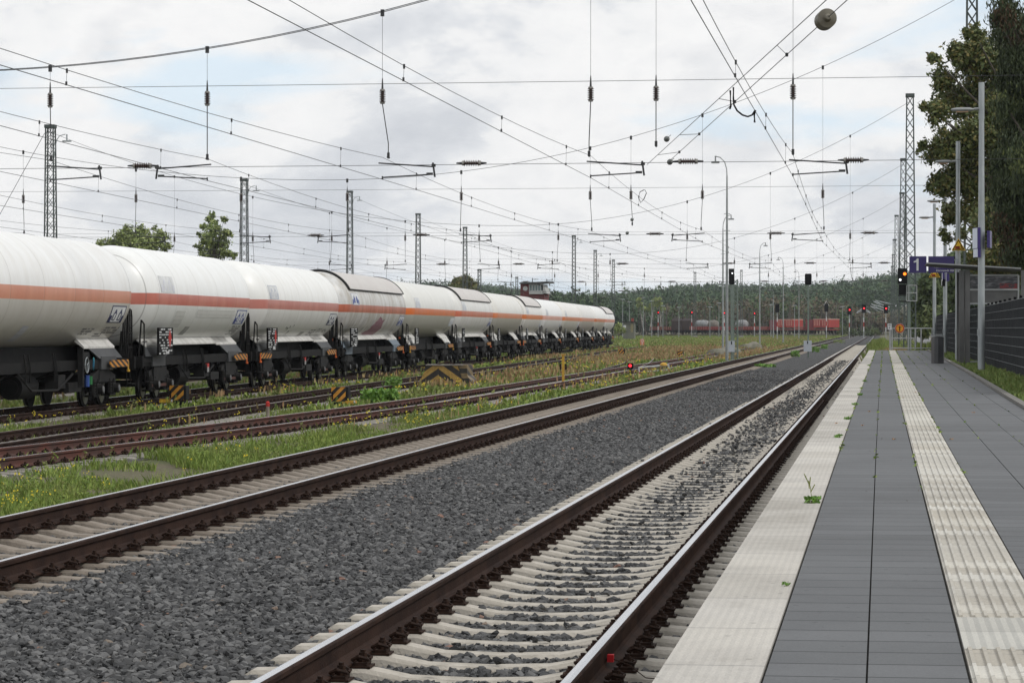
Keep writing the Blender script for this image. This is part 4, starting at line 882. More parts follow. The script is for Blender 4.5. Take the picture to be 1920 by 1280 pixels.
def mast(label, x, y, ztop, zb=-.6, w0=.72, w1=.42, lamp=False, group='lattice masts of the overhead line'):
    t = thing('lattice_mast', label, 'mast', (x, y, zb), 0, group)
    o = MB(); lattice(o, 0, 0, .3, ztop-zb, w0, w1); o.build('lattice_frame', MASTM, t)
    o = MB(); o.box((0, 0, ztop-zb+.02), (w1+.16, w1+.16, .22)); o.build('mast_head', MASTM, t)
    MB().box((0, 0, .15), (w0+.4, w0+.4, .5)).build('concrete_footing', CONC, t)
    if lamp:
        o = MB(); o.path([(w1/2, 0, ztop-zb-1.9), (w1/2+.15, 0, ztop-zb-.9), (w1/2+.35, 0, ztop-zb-.6), (w1/2+.75, 0, ztop-zb-.5)], .03, 5); o.box((w1/2+.85, 0, ztop-zb-.95), (.55, .25, .09)); o.cyl((w1/2+.85, 0, ztop-zb-.9), (w1/2+.85, 0, ztop-zb-.5), .05, n=6); o.build('lamp_arm', GALV, t)
    return t
GY_ = [14.0, 68.2, 120.0, 174.8, 241.5, 302.0, 361.5, 415.0, 470.0, 525.0]
ORD = ['nearest', 'first', 'second', 'third', 'fourth', 'fifth', 'sixth', 'seventh', 'eighth', 'ninth']
def x_at(px, Y): u = (px-U0)/FP; return u*Y*CT/(1+u*ST)
RX = [4.6, 4.6]+[x_at(1822, 120), x_at(1706, 174.8), x_at(1693.5, 241.5), x_at(1691, 302), x_at(1681, 361.5), x_at(1677, 415), x_at(1675, 470), x_at(1673, 525)]
def ztop(px, py, Y): return onplane(px, py, Y).z
ZR = [17, 17, 16.6, ztop(1706, 180, 174.8), ztop(1693, 300, 241.5), ztop(1691, 363, 302), ztop(1681, 405, 361.5), ztop(1678, 450, 415), ztop(1675, 478, 470), ztop(1673, 500, 525)]
LXP = {3: (95, 238), 4: (458, 338), 5: (656, 360), 6: (784, 402), 7: (872, 427)}
RL = {1: 'right mast of the cross span nearest the camera', 2: 'tall lattice mast rising through the leafy tree by the platform shelter', 3: 'tallest lattice mast behind the platform number sign', 4: 'second lattice mast beyond the platform end, just left of the tallest', 5: 'third lattice mast in the row beyond the platform end', 6: 'fourth lattice mast in the row beyond the platform end', 7: 'fifth lattice mast in the row beyond the platform end', 8: 'sixth lattice mast in the row beyond the platform end', 9: 'farthest lattice mast in the row beyond the platform end'}
LL = {3: 'leftmost lattice mast behind the nearest tank wagon', 4: 'lattice mast behind the second tank wagon, right of the poplar', 5: 'lattice mast with a lamp arm behind the sun shield wagon with purple graffiti', 6: 'lattice mast behind the beige tank wagon with bright orange stripe', 7: 'lattice mast in front of the round bush behind the train'}
for k in range(1, 10): mast(RL[k], RX[k], GY_[k], ZR[k], -.4 if k < 3 else -.4, .78 if k > 2 else .7, .40)
LX = [-56, -55]+[-54]
ZL = [14.8, 14.8, 14.8]
for k in range(3, 8):
    p_ = onplane(*LXP[k], GY_[k]); LX.append(p_.x); ZL.append(p_.z); mast(LL[k], p_.x, GY_[k], p_.z, -.6, .78, .50, lamp=k in (3, 4, 5))
LX += [-50, -51]; ZL += [14.5, 14.5]
for k in (8, 9): pass
EX = [(1076, 443, 419, 'lattice mast right of the signal box, nearer of the pair'), (1116, 470, 496, 'lattice mast behind the last tank wagons, farther of the pair'), (1150, 488, 566, 'small lattice mast at the right of the pair behind the last tank wagons'), (1303, 511, 640, 'far lattice mast standing among the red freight wagons'), (1390, 507, 640, 'far lattice mast just right of the left dark signal'), (969, 520, 600, 'far thin lattice mast left of the brick signal box'), (899, 506, 430, 'lattice mast right of the round bush with a crossarm')]
for px, py, d, lb in EX:
    p_ = P(px, py, d); mast(lb, p_.x, p_.y, p_.z, -.3, .6, .45, lamp=px in (1076, 1116, 1150))
# ---------------------------------------------------------------- overhead line
LN = []                                         # contact wire x at each gantry
g1 = [-2.15, -7.15, -12.4, -16.9, -21.0, -26.0, -31.0, -36.2, -41.5]; g2 = [-2.5, -7.7, -12.6, -18.3, -23.4, -28.2, -33.0, -38.2, -43.4]
for i in range(9):
    xsn = []
    for k, Y in enumerate(GY_):
        if k == 1: v = g1[i]
        elif k == 2: v = g2[i]
        elif i < 3: v = g1[i]+(.22 if k % 2 else -.3)
        else: v = g2[i]-.042*(Y-120)+(.2 if k % 2 else -.2)
        if k == 0: v = g1[i]+(.0 if i < 3 else .042*54)
        xsn.append(v)
    LN.append(xsn)
ZC, ZM, ZUP, ZLO = 5.47, 6.02, 7.86, 5.86
def hs_z(k, x):
    x0 = -24.0 if k < 3 else -23.2; f = (x-x0)/(RX[k]-x0) if x > x0 else (x-x0)/(LX[k]-x0); zt = ZR[k] if x > x0 else ZL[k]
    return 8.3+(zt-.35-8.3)*f*f
def insul(o, a, b, r=.085, n=7, m=1):             # ribbed insulator between two points, mats: 0 wire 1 brown 2 grey cap
    a, b = Vector(a), Vector(b); q = (b-a).to_track_quat('Z', 'Y'); L = (b-a).length; pr = [(.03, 0)]
    for k in range(n):
        z = L*(.14+.72*k/(n-1)); pr += [(.035, z-.02), (r, z-.006), (r*.9, z+.006), (.035, z+.02)]
    pr += [(.03, L)]
    o.lathe(pr, a, 8, m, q); o.lathe([(.05, 0), (.062, .01), (.062, L*.11), (.04, L*.13)], a, 8, 2, q); o.lathe([(.04, L*.87), (.062, L*.89), (.062, L*.99), (.05, L)], a, 8, 2, q)
IM = [WIRE, INSB, INSG]
for k in range(1, 9):
    Y = GY_[k]; xs_ = [LN[i][k] for i in range(9) if LX[k]+1 < LN[i][k] < RX[k]-1]; fine = k <= 3
    t = thing('overhead_cross_span', '%s cable cross span counted from the camera, hung between masts across all tracks' % ORD[k], 'overhead line', (0, Y, 0), 0, 'cross spans of the overhead line')
    xa = np.linspace(LX[k], RX[k], 61); rr = .010 if k < 3 else .011
    for q in ((-.10, .10) if k == 1 else (0,)): MB().path([(x, q, hs_z(k, x)) for x in xa], rr, 4).build('headspan_cable', WIRE, t)
    bumps = lambda x, z: z
    MB().path([(x, 0, ZUP-.0+.15*((x+20)/30)**2*.3) for x in xa], .0065, 4).build('upper_cross_wire', WIRE, t)
    MB().path([(x, 0, ZLO-.05*math.cos((x+26)/29*1.5)) for x in xa], .0065, 4).build('lower_cross_wire', WIRE, t)
    hx = list(xs_)+([x_at(1230, Y)] if k == 1 else [])+([x_at(1183, Y)] if k == 2 else [])
    for j, x in enumerate(hx):
        o = MB(); zt = hs_z(k, x); dx = ([0, -.04, .15, 0, .02]+[0]*6)[j] if k == 1 else .07*math.sin(x*3+k)
        zb = ZM if j < len(xs_) else 6.25
        o.path([(x, 0, zt), (x, 0, ZUP+.12)], .005, 4); o.cyl((x, 0, ZUP-.16), (x, 0, ZUP+.14), .03, .012, n=6); o.cyl((x, 0, zt-.12), (x, 0, zt+.05), .05, n=6); insul(o, (x, 0, ZUP-.50 if 1 else 0), (x, 0, ZUP-.13)) if 1 else None
        o.path([(x, 0, ZUP-.50), (x+dx, 0, zb+.35), (x+dx, 0, zb+.02)], .013, 5); o.cyl((x+dx, -.09, zb), (x+dx, .09, zb), .03, n=6); o.cyl((x+dx, 0, zb), (x+dx, 0, zb+.12), .035, n=6)
        o.build('hanger', IM, t)
        if k <= 6 and j < len(xs_):
            s = 1 if (int(j)+k) % 2 else -1
            if k == 1: s = [1, 1, 1, -1, 1, 1, -1, 1, -1][j]
            if k == 2: s = [-1, -1, 1, 1, -1, 1, 1, -1, 1][j]
            xw = x; xb = x+s*1.28; o = MB(); zl = ZLO
            o.path([(xw-.1*s, 0, zl+.02), (xb, 0, zl-.08)], .019, 5); o.path([(xw, 0, ZC+.05), (xb-.02*s, 0, zl-.27)], .017, 5); o.path([(xw, 0, ZC), (xw, 0, ZC+.08)], .02, 5)
            o.path([(xb, 0, zl+.02), (xb+.02*s, 0, zl-.12), (xb+.05*s, 0, zl-.34)], .026, 5); o.box((xb+.02*s, 0, zl-.05), (.1, .06, .07)); o.box((xb-.08*s, 0, zl-.26), (.16, .05, .06))
            o.build('registration_arm', WIRE, t)
    # horizontal section insulators in the lower wire
    srt = sorted(xs_, reverse=True)
    IX = {1: [x_at(1600, Y), x_at(1290, Y), x_at(884, Y), x_at(267, Y)], 2: [x_at(1630, Y), x_at(1455, Y), x_at(1228, Y), x_at(790, Y), x_at(592, Y)]}.get(k, [(a+b_)/2 for a, b_ in zip(srt[:-1], srt[1:])][::1][:5]+[RX[k]-1.6])
    for x in IX:
        o = MB(); insul(o, (x-.24, 0, ZLO+.0), (x+.24, 0, ZLO+.0), .08, 7); o.cyl((x-.38, 0, ZLO), (x-.24, 0, ZLO), .02, .035, n=6); o.cyl((x+.24, 0, ZLO), (x+.38, 0, ZLO), .035, .02, n=6); o.build('section_insulator', IM, t)
TRN = ['platform track', 'main line track', 'siding with the red rusted rail', 'curving siding before the tank train', 'tank train track', 'first track behind the train', 'second track behind the train', 'third track behind the train', 'fourth track behind the train']
for i in range(9):
    t = thing('catenary_line', 'contact wire and carrier cable hung over the %s' % TRN[i], 'overhead wire', (LN[i][1], GY_[1], ZC), 0, 'contact lines over the tracks'); ox, oy, oz = LN[i][1], GY_[1], ZC
    K1 = 10 if i < 5 else 8
    cp = []; mpt = []
    for k in range(K1-1):
        Ya, Yb = GY_[k], GY_[k+1]
        for q in range(12):
            f = q/12; x = LN[i][k]+(LN[i][k+1]-LN[i][k])*f; y = Ya+(Yb-Ya)*f
            cp.append((x-ox, y-oy, 0.0)); mpt.append((x-ox, y-oy, ZM-oz-1.28*f*(1-f)))
    rcw = .0068
    MB().path(cp, rcw, 4).build('contact_wire', WIRE, t); MB().path(mpt, .006, 4).build('carrier_cable', WIRE, t)
    for k in range(min(K1-1, 6)):
        Ya, Yb = GY_[k], GY_[k+1]
        for f in (.10, .30, .5, .70, .90):
            x = LN[i][k]+(LN[i][k+1]-LN[i][k])*f-ox; y = Ya+(Yb-Ya)*f-oy; zt = ZM-oz-1.28*f*(1-f)
            o = MB(); o.path([(x, y, 0), (x+.01, y, zt)], .0035, 3); o.cyl((x, y, -.01), (x, y, .05), .018, n=5); o.cyl((x+.01, y, zt-.05), (x+.01, y, zt+.02), .018, n=5); o.build('dropper', WIRE, t)
# crossing catenary running from upper right down to the left
Pn = P(1548, 37, 40.0); A0 = P(1590, -8, 37.2); Pe = P(1252, 305, 68.8); Pf = P(1185, 470, 117)
t = thing('anchor_wire', 'slanting overhead wire with a big round ribbed insulator in the sky top right', 'overhead wire', Pn); L_ = lambda p_: p_-Pn
dirv = (Pe-Pn).normalized()
MB().path([L_(Pn-dirv*14), L_(Pn-dirv*.30)], .007, 5).build('wire', WIRE, t); MB().path([L_(Pn+dirv*.30), L_(Pe)], .007, 5).build('wire', WIRE, t)
o = MB(); q = (-dirv).to_track_quat('Z', 'Y')
pr = [(.03, -.30), (.05, -.27)]+sum([[(.06, -.22+.068*k), (.142, -.20+.068*k), (.137, -.18+.068*k), (.06, -.165+.068*k)] for k in range(6)], [])+[(.045, .22), (.03, .25)]
o.lathe(pr, (0, 0, 0), 22, 0, q); o.build('ribbed_insulator', mat('olive glazed porcelain', (.12, .105, .075), (.17, .155, .12), 8, .35), t, math.radians(30))
B0 = P(1552, -2, 38.5); B1_ = P(1213, 309, 68.6); dv = (B1_-B0)
t = thing('anchor_wire', 'slanting carrier wire running parallel above the one with the round insulator', 'overhead wire', B0)
MB().path([-dv*.35, dv*1.0], .007, 5).build('wire', WIRE, t)
for f in (.18, .46, .72, .9):
    a = B0+dv*f; c = Pn+(Pe-Pn)*max(0, min(1, f-.02)); MB().path([a-B0, c-B0], .006, 4).cyl(c-B0+Vector((0, 0, -.03)), c-B0+Vector((0, 0, .03)), .025, n=6).build('dropper', WIRE, t)
# looped jumper cable
t = thing('jumper_cable', 'dark looped jumper cable hanging between the crossing wires upper right', 'cable', P(1372, 168, 48)); b0 = P(1372, 168, 48)
MB().path([P(x, y, 48)-b0 for x, y in ((1375, 164), (1375, 185), (1376, 197), (1382, 208), (1392, 216), (1402, 219), (1410, 216), (1416, 207))], .016, 5).path([P(x, y, 48)-b0 for x, y in ((1416, 207), (1414, 214), (1415, 230))], .02, 5).path([P(x, y, 48)-b0 for x, y in ((1369, 170), (1370, 200), (1368, 205))], .018, 5).build('loop', BLK, t)
t = thing('jumper_cable', 'pale looped jumper cable hanging over the siding right of the centre', 'cable', P(1205, 370, 95)); b0 = P(1205, 370, 95)
MB().path([P(x, y, 95)-b0 for x, y in ((1208, 356), (1200, 360), (1197, 370), (1201, 380), (1207, 374), (1212, 362), (1209, 356))], .014, 5).build('loop', DARK2, t)
for px, py, r_, d, lb in ((1250, 261, 5.5, 68.5, 'small round grey insulator ball at the hanger right of centre'), (1256, 304, 5.5, 68.8, 'round grey insulator at the end of the slanting wire'), (1185, 412, 3.2, 117, 'small round insulator over the siding, upper of two'), (1176, 437, 3.2, 118, 'small round insulator over the siding, lower of two')):
    c = P(px, py, d); r = r_*d/FP; t = thing('wire_insulator', lb, 'insulator', c)
    q = dirv.to_track_quat('Z', 'Y'); MB().lathe([(.02, -r*1.4), (r*.6, -r), (r, -r*.6), (r*.9, -.2*r), (r, 0), (r*.9, .3*r), (r, .6*r), (r*.5, r), (.02, r*1.4)], (0, 0, 0), 14, 0, q).build('ribbed_body', mat('grey green glazed insulator', (.10, .11, .105), (.16, .17, .16), 6, .4), t)
    MB().path([Vector((0, 0, 0)), dirv*(-1.2)+Vector((0, 0, .0))], .009, 4).build('wire', WIRE, t)
t = thing('guy_wire', 'thin stay wire falling to the left behind the leftmost mast', 'wire', onplane(0, 402, 100)); b0 = onplane(0, 402, 100)
MB().path([onplane(x, y, 100)-b0 for x, y in ((-60, 442), (0, 402), (84, 250))], .01, 4).build('wire', WIRE, t)
# ---------------------------------------------------------------- platform lamps
GZR = .69
def lamp(label, px, ptop, d, arm=True, rad=.085):
    b0 = P(px, 650, d); ztop_ = H-(ptop-HY)*d/F; hh = ztop_-GZR
    t = thing('platform_lamp', label, 'street lamp', (b0.x, b0.y, GZR), 0, 'lamp posts along the platform')
    o = MB(); o.cyl((0, 0, -.2), (0, 0, hh*.55), rad, rad*.92, n=16); o.cyl((0, 0, hh*.55), (0, 0, hh-.85), rad*.86, rad*.72, n=16); o.cyl((0, 0, hh-.87), (0, 0, hh), rad*.80, n=14, m=0); o.box((-rad*.9, -rad*.7, .95), (.05, .02, .16)); o.build('pole', GALV, t, math.radians(40))
    if arm:
        o = MB(); o.path([(0, 0, hh-.62), (-.15, 0, hh-.63), (-.24, 0, hh-.64)], .035, 8)
        o.lathe([(.02, 0), (.05, .02), (.09, .10), (.10, .25), (.09, .42), (.05, .53), (.01, .55)], (-.17, 0, hh-.64), 12, 0, Vector((-1, 0, 0)).to_track_quat('Z', 'Y'))
        for i, v in enumerate(o.v): o.v[i] = (v[0], v[1], hh-.64+(v[2]-(hh-.64))*(.55 if v[0] < -.165 else 1))
        o.build('lamp_head', mat('grey lamp housing', (.20, .21, .21), (.28, .29, .29), 5, .45), t, math.radians(40)); MB().box((-.45, 0, hh-.69), (.28, .12, .03)).build('lens', mat('amber lamp lens', (.45, .22, .08), (.3, .2, .12), 5, .3), t)
    return t
L1 = lamp('nearest platform lamp post, carrying violet sign boards, in front of the dark tree', 1840, 155, 65.4)
L2 = lamp('second platform lamp post, with the yellow warning triangle clear of the shelter roof', 1796, 265, 86.5)
L3 = lamp('third platform lamp post, dark against the tree, with small violet display boxes', 1772, 347, 111)
L4 = lamp('farthest platform lamp post, at the litter bin, with the half hidden warning triangle', 1752, 382, 129)
def child_at(parent, v): return Vector(v)-parent.location
# violet boards on the first post (edge on to the camera)
WB = mat('white sign face', (.62, .66, .75), (.55, .60, .70), 3, .4)
def board(label, parentpx, loc, size, ang, ms, name='sign_board', cat='sign', face=None, group=None):
    t = thing(name, label, cat, loc, ang, group); MB().box((0, 0, 0), size).build('panel', ms, t)
    if face: MB().box((face[0], 0, 0), (.006, size[1]*.94, size[2]*.94)).build('sign_face', WB, t)
    return t
c = P(1840, 452, 65.4)
for (px, py, w_, h_, ang, lb, ox) in ((1831, 447, .46, .50, .22, 'upper white faced violet sign board folded out to the left on the nearest lamp post', 0), (1832, 474, .42, .22, .22, 'lower small violet board with white face on the nearest lamp post', 0), (1855, 449, .55, .40, -.12, 'violet sign board on the right side of the nearest lamp post', 0)):
    p_ = P(px, py, 65.2); board(lb, None, p_, (.07, w_, h_), ang, PURP, face=(-.04,) if px < 1850 else None)
o = MB()
# warning triangles
def triangle(label, px, py, d, half):
    s = half*2*d/FP; t = thing('warning_sign', label, 'warning sign', P(px, py, d), 0, 'yellow triangular train warning signs'); h_ = s*.866
    def tri(k, y, z0): return [(-s/2*k, y, -h_/3*k), (s/2*k, y, -h_/3*k), (0, y, h_*2/3*k)]
    MB().prism(tri(1.0, 0, 0), (0, -.02, 0), (0, .005, 0)).build('plate', mat('yellow sign enamel', (.85, .52, .03), (.80, .48, .03)), t)
    MB().prism(tri(.86, 0, 0), (0, -.024, 0), (0, -.018, 0)).build('border', BLK, t); MB().prism(tri(.66, 0, 0), (0, -.028, 0), (0, -.022, 0)).build('field', MATS['yellow sign enamel'], t)
    o = MB(); o.box((-.03*s/.44, -.031, -.035*s/.44), (.15*s/.44, .004, .085*s/.44), 0); o.box((-.03*s/.44, -.034, -.02*s/.44), (.10*s/.44, .003, .025*s/.44), 1); o.box((-.03*s/.44, -.034, -.065*s/.44), (.11*s/.44, .003, .015*s/.44), 1)
    o.cyl((.075*s/.44, -.034, .02*s/.44), (.075*s/.44, -.03, .02*s/.44), .014, n=8, m=1); o.path([(.07*s/.44, -.031, .01*s/.44), (.09*s/.44, -.031, -.04*s/.44), (.06*s/.44, -.031, -.075*s/.44)], .008, 4, 1); o.path([(.06*s/.44, -.031, -.03*s/.44), (.12*s/.44, -.031, .0)], .006, 4, 1); o.path([(.09*s/.44, -.031, -.04*s/.44), (.13*s/.44, -.031, -.07*s/.44)], .008, 4, 1)
    o.build('pictogram', [mat('pictogram red', (.5, .07, .02)), BLK], t); return t
triangle('yellow warning triangle with a train pictogram, high on the second lamp post', 1797, 462, 86.2, 13.3)
triangle('yellow warning triangle half hidden behind the violet destination board', 1752, 514, 128.6, 10.5)
# platform number and destination boards on the second post
d = 86.1
def pboard(label, x0, y0, x1, y1, name='platform_sign'):
    a = P(x0, y0, d); b_ = P(x1, y1, d); c = (a+b_)/2; t = thing(name, label, 'sign', c); wv, hv = abs(b_.x-a.x), abs(a.z-b_.z)
    MB().box((0, 0, 0), (wv, .06, hv)).build('panel', PURP, t); return t, wv, hv
t, wv, hv = pboard('violet platform sign with a big white number 1', 1705, 480.5, 1737, 511.5)
MB().prism([(.01, 0, -.19), (.075, 0, -.19), (.075, 0, .19), (.025, 0, .19), (-.015, 0, .125), (-.075, 0, .105), (-.075, 0, .06), (.01, 0, .075)], (-.055, -.036, 0), (-.055, -.032, 0)).build('number', WHITEP, t)
t2, wv, hv = pboard('wide violet destination board partly hidden by the shelter roof', 1740.5, 480.5, 1789, 511.5)
text('Aschaffenburg', .082, WHITEP, t2, (.02, -.035, -.075), name='lettering', depth=.002); text('Darmstadt Hbf', .092, WHITEP, t2, (.12, -.035, -.185), name='lettering', depth=.002)
o = MB(); a = P(1737, 496, d+.08)-t.location; b_ = P(1741, 496, d+.08)-t.location; o.box(((a.x+b_.x)/2, .05, .0), (.12, .04, .12)); o.build('joint_bracket', GALV, t)
t3 = thing('sign_bracket', 'steel bracket arm holding the violet boards to the second lamp post', 'bracket', P(1790, 487, d)); MB().box((.02, .05, 0), (.26, .05, .05)).box((.02, .05, -.25), (.26, .05, .05)).build('arm', GALV, t3)
for px, py, w_, h_, lb in ((1768, 518, .12, .42, 'dark violet display box hanging left on the third lamp post'), (1776, 520, .16, .30, 'dark violet display box on the right of the third lamp post'), (1768, 530, .17, .28, 'small black speaker box under the left display on the third lamp post')):
    p_ = P(px, py, 110.6); t = thing('display_box', lb, 'display', p_); MB().box((0, 0, 0), (w_, .3, h_)).build('case', PURP if py < 525 else BLK, t); MB().box((-w_/2+.03, -.152, 0), (.02, .004, h_*.9)).build('edge_strip', WHITEP, t)
# shelter
SH = mat('grey shelter steel', (.075, .075, .075), (.10, .10, .098), 3, .5); SHT = mat('light shelter trim', (.24, .25, .25), (.30, .31, .31), 4, .4)
b0 = P(1805, 681, 77); sy = b0.y; bx = b0.x
t = thing('platform_shelter', 'grey waiting shelter with flat roof, glass wall and photo panel on the platform', 'shelter', (bx, sy, GZR)); zr = H-(500-HY)*77/F-GZR
x0 = P(1737, 500, 77).x-bx; x1 = P(1912, 500, 77).x-bx; DL = 2.6; zt_ = lambda py: H-(py-HY)*77/F-GZR
zl_, zr_ = zt_(493), zt_(503.5); o = MB(); o.prism([(x0, 0, zl_-.03), (x0+.8, 0, zl_-.10), (x1, 0, zr_-.07), (x1, 0, zr_), (x0, 0, zl_)], (0, -.3, 0), (0, DL+.2, 0)); o.build('roof', [mat('roof underside', (.035, .036, .036), (.06, .06, .058))], t)
MB().prism([(x0-.01, 0, zl_-.025), (x0-.01, 0, zl_+.012), (x1+.01, 0, zr_+.012), (x1+.01, 0, zr_-.025)], (0, -.33, 0), (0, -.302, 0)).build('roof_edge_trim', SHT, t)
for q in (0, DL): 
    o = MB(); o.box((-.03, q, zr/2-.1), (.13, .16, zr+.0)); o.build('post', SH, t); MB().box((.13, q+.02, zr/2-.1), (.14, .10, zr)).build('post', mat('light grey shelter post', (.11, .11, .108), (.14, .14, .137)), t)
gx0, gx1 = P(1812, 600, 77).x-bx, P(1909, 600, 77).x-bx; wv = gx1-gx0
zt_ = lambda py: H-(py-HY)*77/F-GZR
o = MB()
for z in (zt_(516), zt_(543), zt_(569)): o.box(((gx0+gx1)/2, .02, z), (wv, .05, .045))
for x in (gx0, gx1): o.box((x, .02, (zt_(516)+.05)/2), (.045, .052, zt_(516)-.05))
o.box(((gx0+gx1)/2, .02, .12), (wv, .05, .04)); o.build('wall_frame', SHT, t)
MB().box((gx1+.18, .1, zr/2-.1), (.22, .12, zr)).build('post', MATS['light grey shelter post'], t)
MB().box(((gx0+gx1)/2, .03, (zt_(543)+zt_(569))/2), (wv-.06, .02, zt_(543)-zt_(569)-.05)).build('grey_panel', SH, t)
m, tt, b = newmat('photo panel print', .35); MATS['photo panel print'] = m; tcn = N(tt, 'ShaderNodeTexCoord'); s = N(tt, 'ShaderNodeSeparateXYZ'); tt.links.new(tcn.outputs['Object'], s.inputs[0])
no = N(tt, 'ShaderNodeTexNoise', inp={'Scale': 7, 'Detail': 5}); mp = N(tt, 'ShaderNodeMapping'); tt.links.new(tcn.outputs['Object'], mp.inputs[0]); mp.inputs['Scale'].default_value = (.7, 1, 2.6); tt.links.new(mp.outputs[0], no.inputs[0])
c = RAMP(tt, no.outputs[0], [(.35, (.012, .013, .016)), (.52, (.05, .052, .06)), (.62, (.13, .13, .14))])
f = MATH(tt, 'MULTIPLY', MATH(tt, 'GREATER_THAN', s.outputs[0], .2), MATH(tt, 'LESS_THAN', s.outputs[2], -.03)); f = MATH(tt, 'MULTIPLY', f, MATH(tt, 'GREATER_THAN', no.outputs[0], .46)); c = MIX(tt, f, c, (.16, .015, .02)); tt.links.new(c, b.inputs['Base Color'])
pp = MB().box((0, 0, 0), (wv-.06, .02, zt_(516)-zt_(543)-.05)).build('photo_panel', m, t); pp.location = ((gx0+gx1)/2, .03, (zt_(516)+zt_(543))/2)
m, tt, b = newmat('clear glass', .03); b.inputs['Transmission Weight'].default_value = 1.0; b.inputs['IOR'].default_value = 1.05; b.inputs['Base Color'].default_value = (.85, .9, .88, 1); GLASS = m
MB().box(((gx0+gx1)/2, .03, (zt_(569)+.12)/2), (wv-.05, .012, zt_(569)-.2)).build('glass_pane', GLASS, t)
MB().box((gx1+.02, DL/2, 1.2), (.012, DL-.2, 1.9)).build('glass_pane', GLASS, t)
# litter bin
b0 = PZ(1759, 681, PZ0); t = thing('litter_bin', 'dark grey faceted litter bin with light lid beside the farthest lamp post', 'bin', b0, .35); hb = (682-626)*75.5/F
o = MB(); w_ = .15; pts = [(-w_, -.10), (-.06, -.16), (.10, -.16), (w_, -.08), (w_, .14), (-w_, .14)]; o.prism([(x, y, 0) for x, y in pts], (0, 0, 0), (0, 0, hb-.08)); o.build('body', [mat('anthracite bin steel', (.045, .046, .050), (.07, .07, .074), 3, .4)], t)
MB().box((0, 0, hb-.05), (.34, .34, .025)).box((0, .12, hb-.02), (.34, .03, .06)).build('lid', SHT, t)
# railing at the platform end
RAILM = mat('grey railing tube', (.30, .31, .31), (.38, .39, .39), 5, .5)
t = thing('platform_railing', 'grey tube railing closing the far end of the platform', 'railing', P(1700, 656, 124.4)); b0 = t.location.copy(); dd = 124.4
q = lambda x, y: P(x, y, dd)-b0
o = MB()
for x in (1669.5, 1672.5, 1703, 1707.5, 1716, 1727, 1748): o.path([q(x, 655.5), q(x, 615)], .03, 6)
for y, xa_, xb_ in ((615.5, 1669, 1748), (634, 1670, 1716), (652.5, 1670, 1748)): o.path([q(xa_, y), q(xb_, y)], .028, 6)
o.build('tube_frame', RAILM, t)
t = thing('prohibition_sign', 'round orange sign with red rim and a black figure with arms spread on the railing', 'sign', P(1687, 615.5, 124.1)); r = 8.9*124/FP
qy = Vector((0, -1, 0)).to_track_quat('Z', 'Y')
MB().lathe([(r, 0), (r, .02)], (0, 0, 0), 32, 0, qy).build('white_rim', mat('cream sign rim', (.66, .55, .42)), t); MB().lathe([(r*.95, 0), (r*.95, .028)], (0, 0, 0), 32, 0, qy).build('red_ring', mat('sign red', (.48, .035, .02)), t); MB().lathe([(r*.72, 0), (r*.72, .034)], (0, 0, 0), 32, 0, qy).build('orange_field', mat('sign amber', (.80, .36, .02)), t)
MB().prism([(-.022, 0, -.125), (.022, 0, -.125), (.024, 0, .055), (.11, 0, .062), (.11, 0, .074), (-.11, 0, .078), (-.11, 0, .066), (-.024, 0, .055)], (0, -.037, 0), (0, -.04, 0)).box((0, -.037, .095), (.032, .006, .036)).build('figure', BLK, t)
t = thing('kilometre_plate', 'small white plate reading 40 8 at the left end of the platform railing', 'sign', P(1668, 612, 123.5)); MB().box((0, 0, 0), (.175, .02, .27)).build('plate', WHITEP, t); MB().box((.01, .03, -.6), (.05, .05, 1.1)).build('post', RAILM, t)
text('40', .13, BLK, t, (0, -.012, .065), name='number', depth=.002); text('8', .13, BLK, t, (0, -.012, -.06), name='number', depth=.002)
# fence
m, tt, b = newmat('dark privacy fence strips', .8, spec=.15); MATS['fence'] = m; tcn = N(tt, 'ShaderNodeTexCoord'); s = N(tt, 'ShaderNodeSeparateXYZ'); tt.links.new(tcn.outputs['Object'], s.inputs[0])
no = N(tt, 'ShaderNodeTexNoise', inp={'Scale': 1.5, 'Detail': 6}); tt.links.new(tcn.outputs['Object'], no.inputs[0]); tt.links.new(RAMP(tt, no.outputs[0], [(.35, (.013, .014, .018)), (.65, (.026, .028, .034))]), b.inputs['Base Color'])
t = thing('privacy_fence', 'long dark privacy fence with light horizontal wires behind the grass verge', 'fence', (2.87, 78, GZR)); FY0, FY1 = 41.0, 146.0
npan = int((FY1-FY0)/2.5)
for k in range(npan):
    y = FY0+2.5*k-78; zb = 0
    if -1.9 < y < 4.2: continue
    o = MB(); o.box((0, y+1.25, .85+zb), (.018, 2.36, 1.6), 0)
    for z in range(9): o.box((-.018, y+1.25, .06+.2*z+zb), (.008, 2.42, .005), 1)
    for q_ in range(10): o.box((-.016, y+.1+.25*q_, .85+zb), (.010, .009, 1.62), 2)  # vertical wires, darker grey than the horizontal ones
    o.build('fence_panel', [m, GALV, mat('dark fence wire', (.045, .048, .052), (.07, .073, .078))], t); MB().box((.02, y, .86), (.06, .07, 1.74)).build('fence_post', BLK, t)
# ---------------------------------------------------------------- signals
LRED = emit('lit red lens', (1.0, .02, .03), 3.0); LORG = emit('lit orange lens', (1.0, .20, .01), 2.2); LWHT = emit('lit white lens', (.95, .95, 1.0), 1.6)
CAB = mat('pale signal cabinet', (.46, .49, .54), (.40, .43, .47), 3, .5); SPOLE = mat('grey green signal post', (.14, .18, .155), (.19, .23, .20), 4, .6)
def hood(o, x, y, z, r, m=0):
    o.cyl((x, y, z), (x, y-.02, z), r, n=12, m=m)
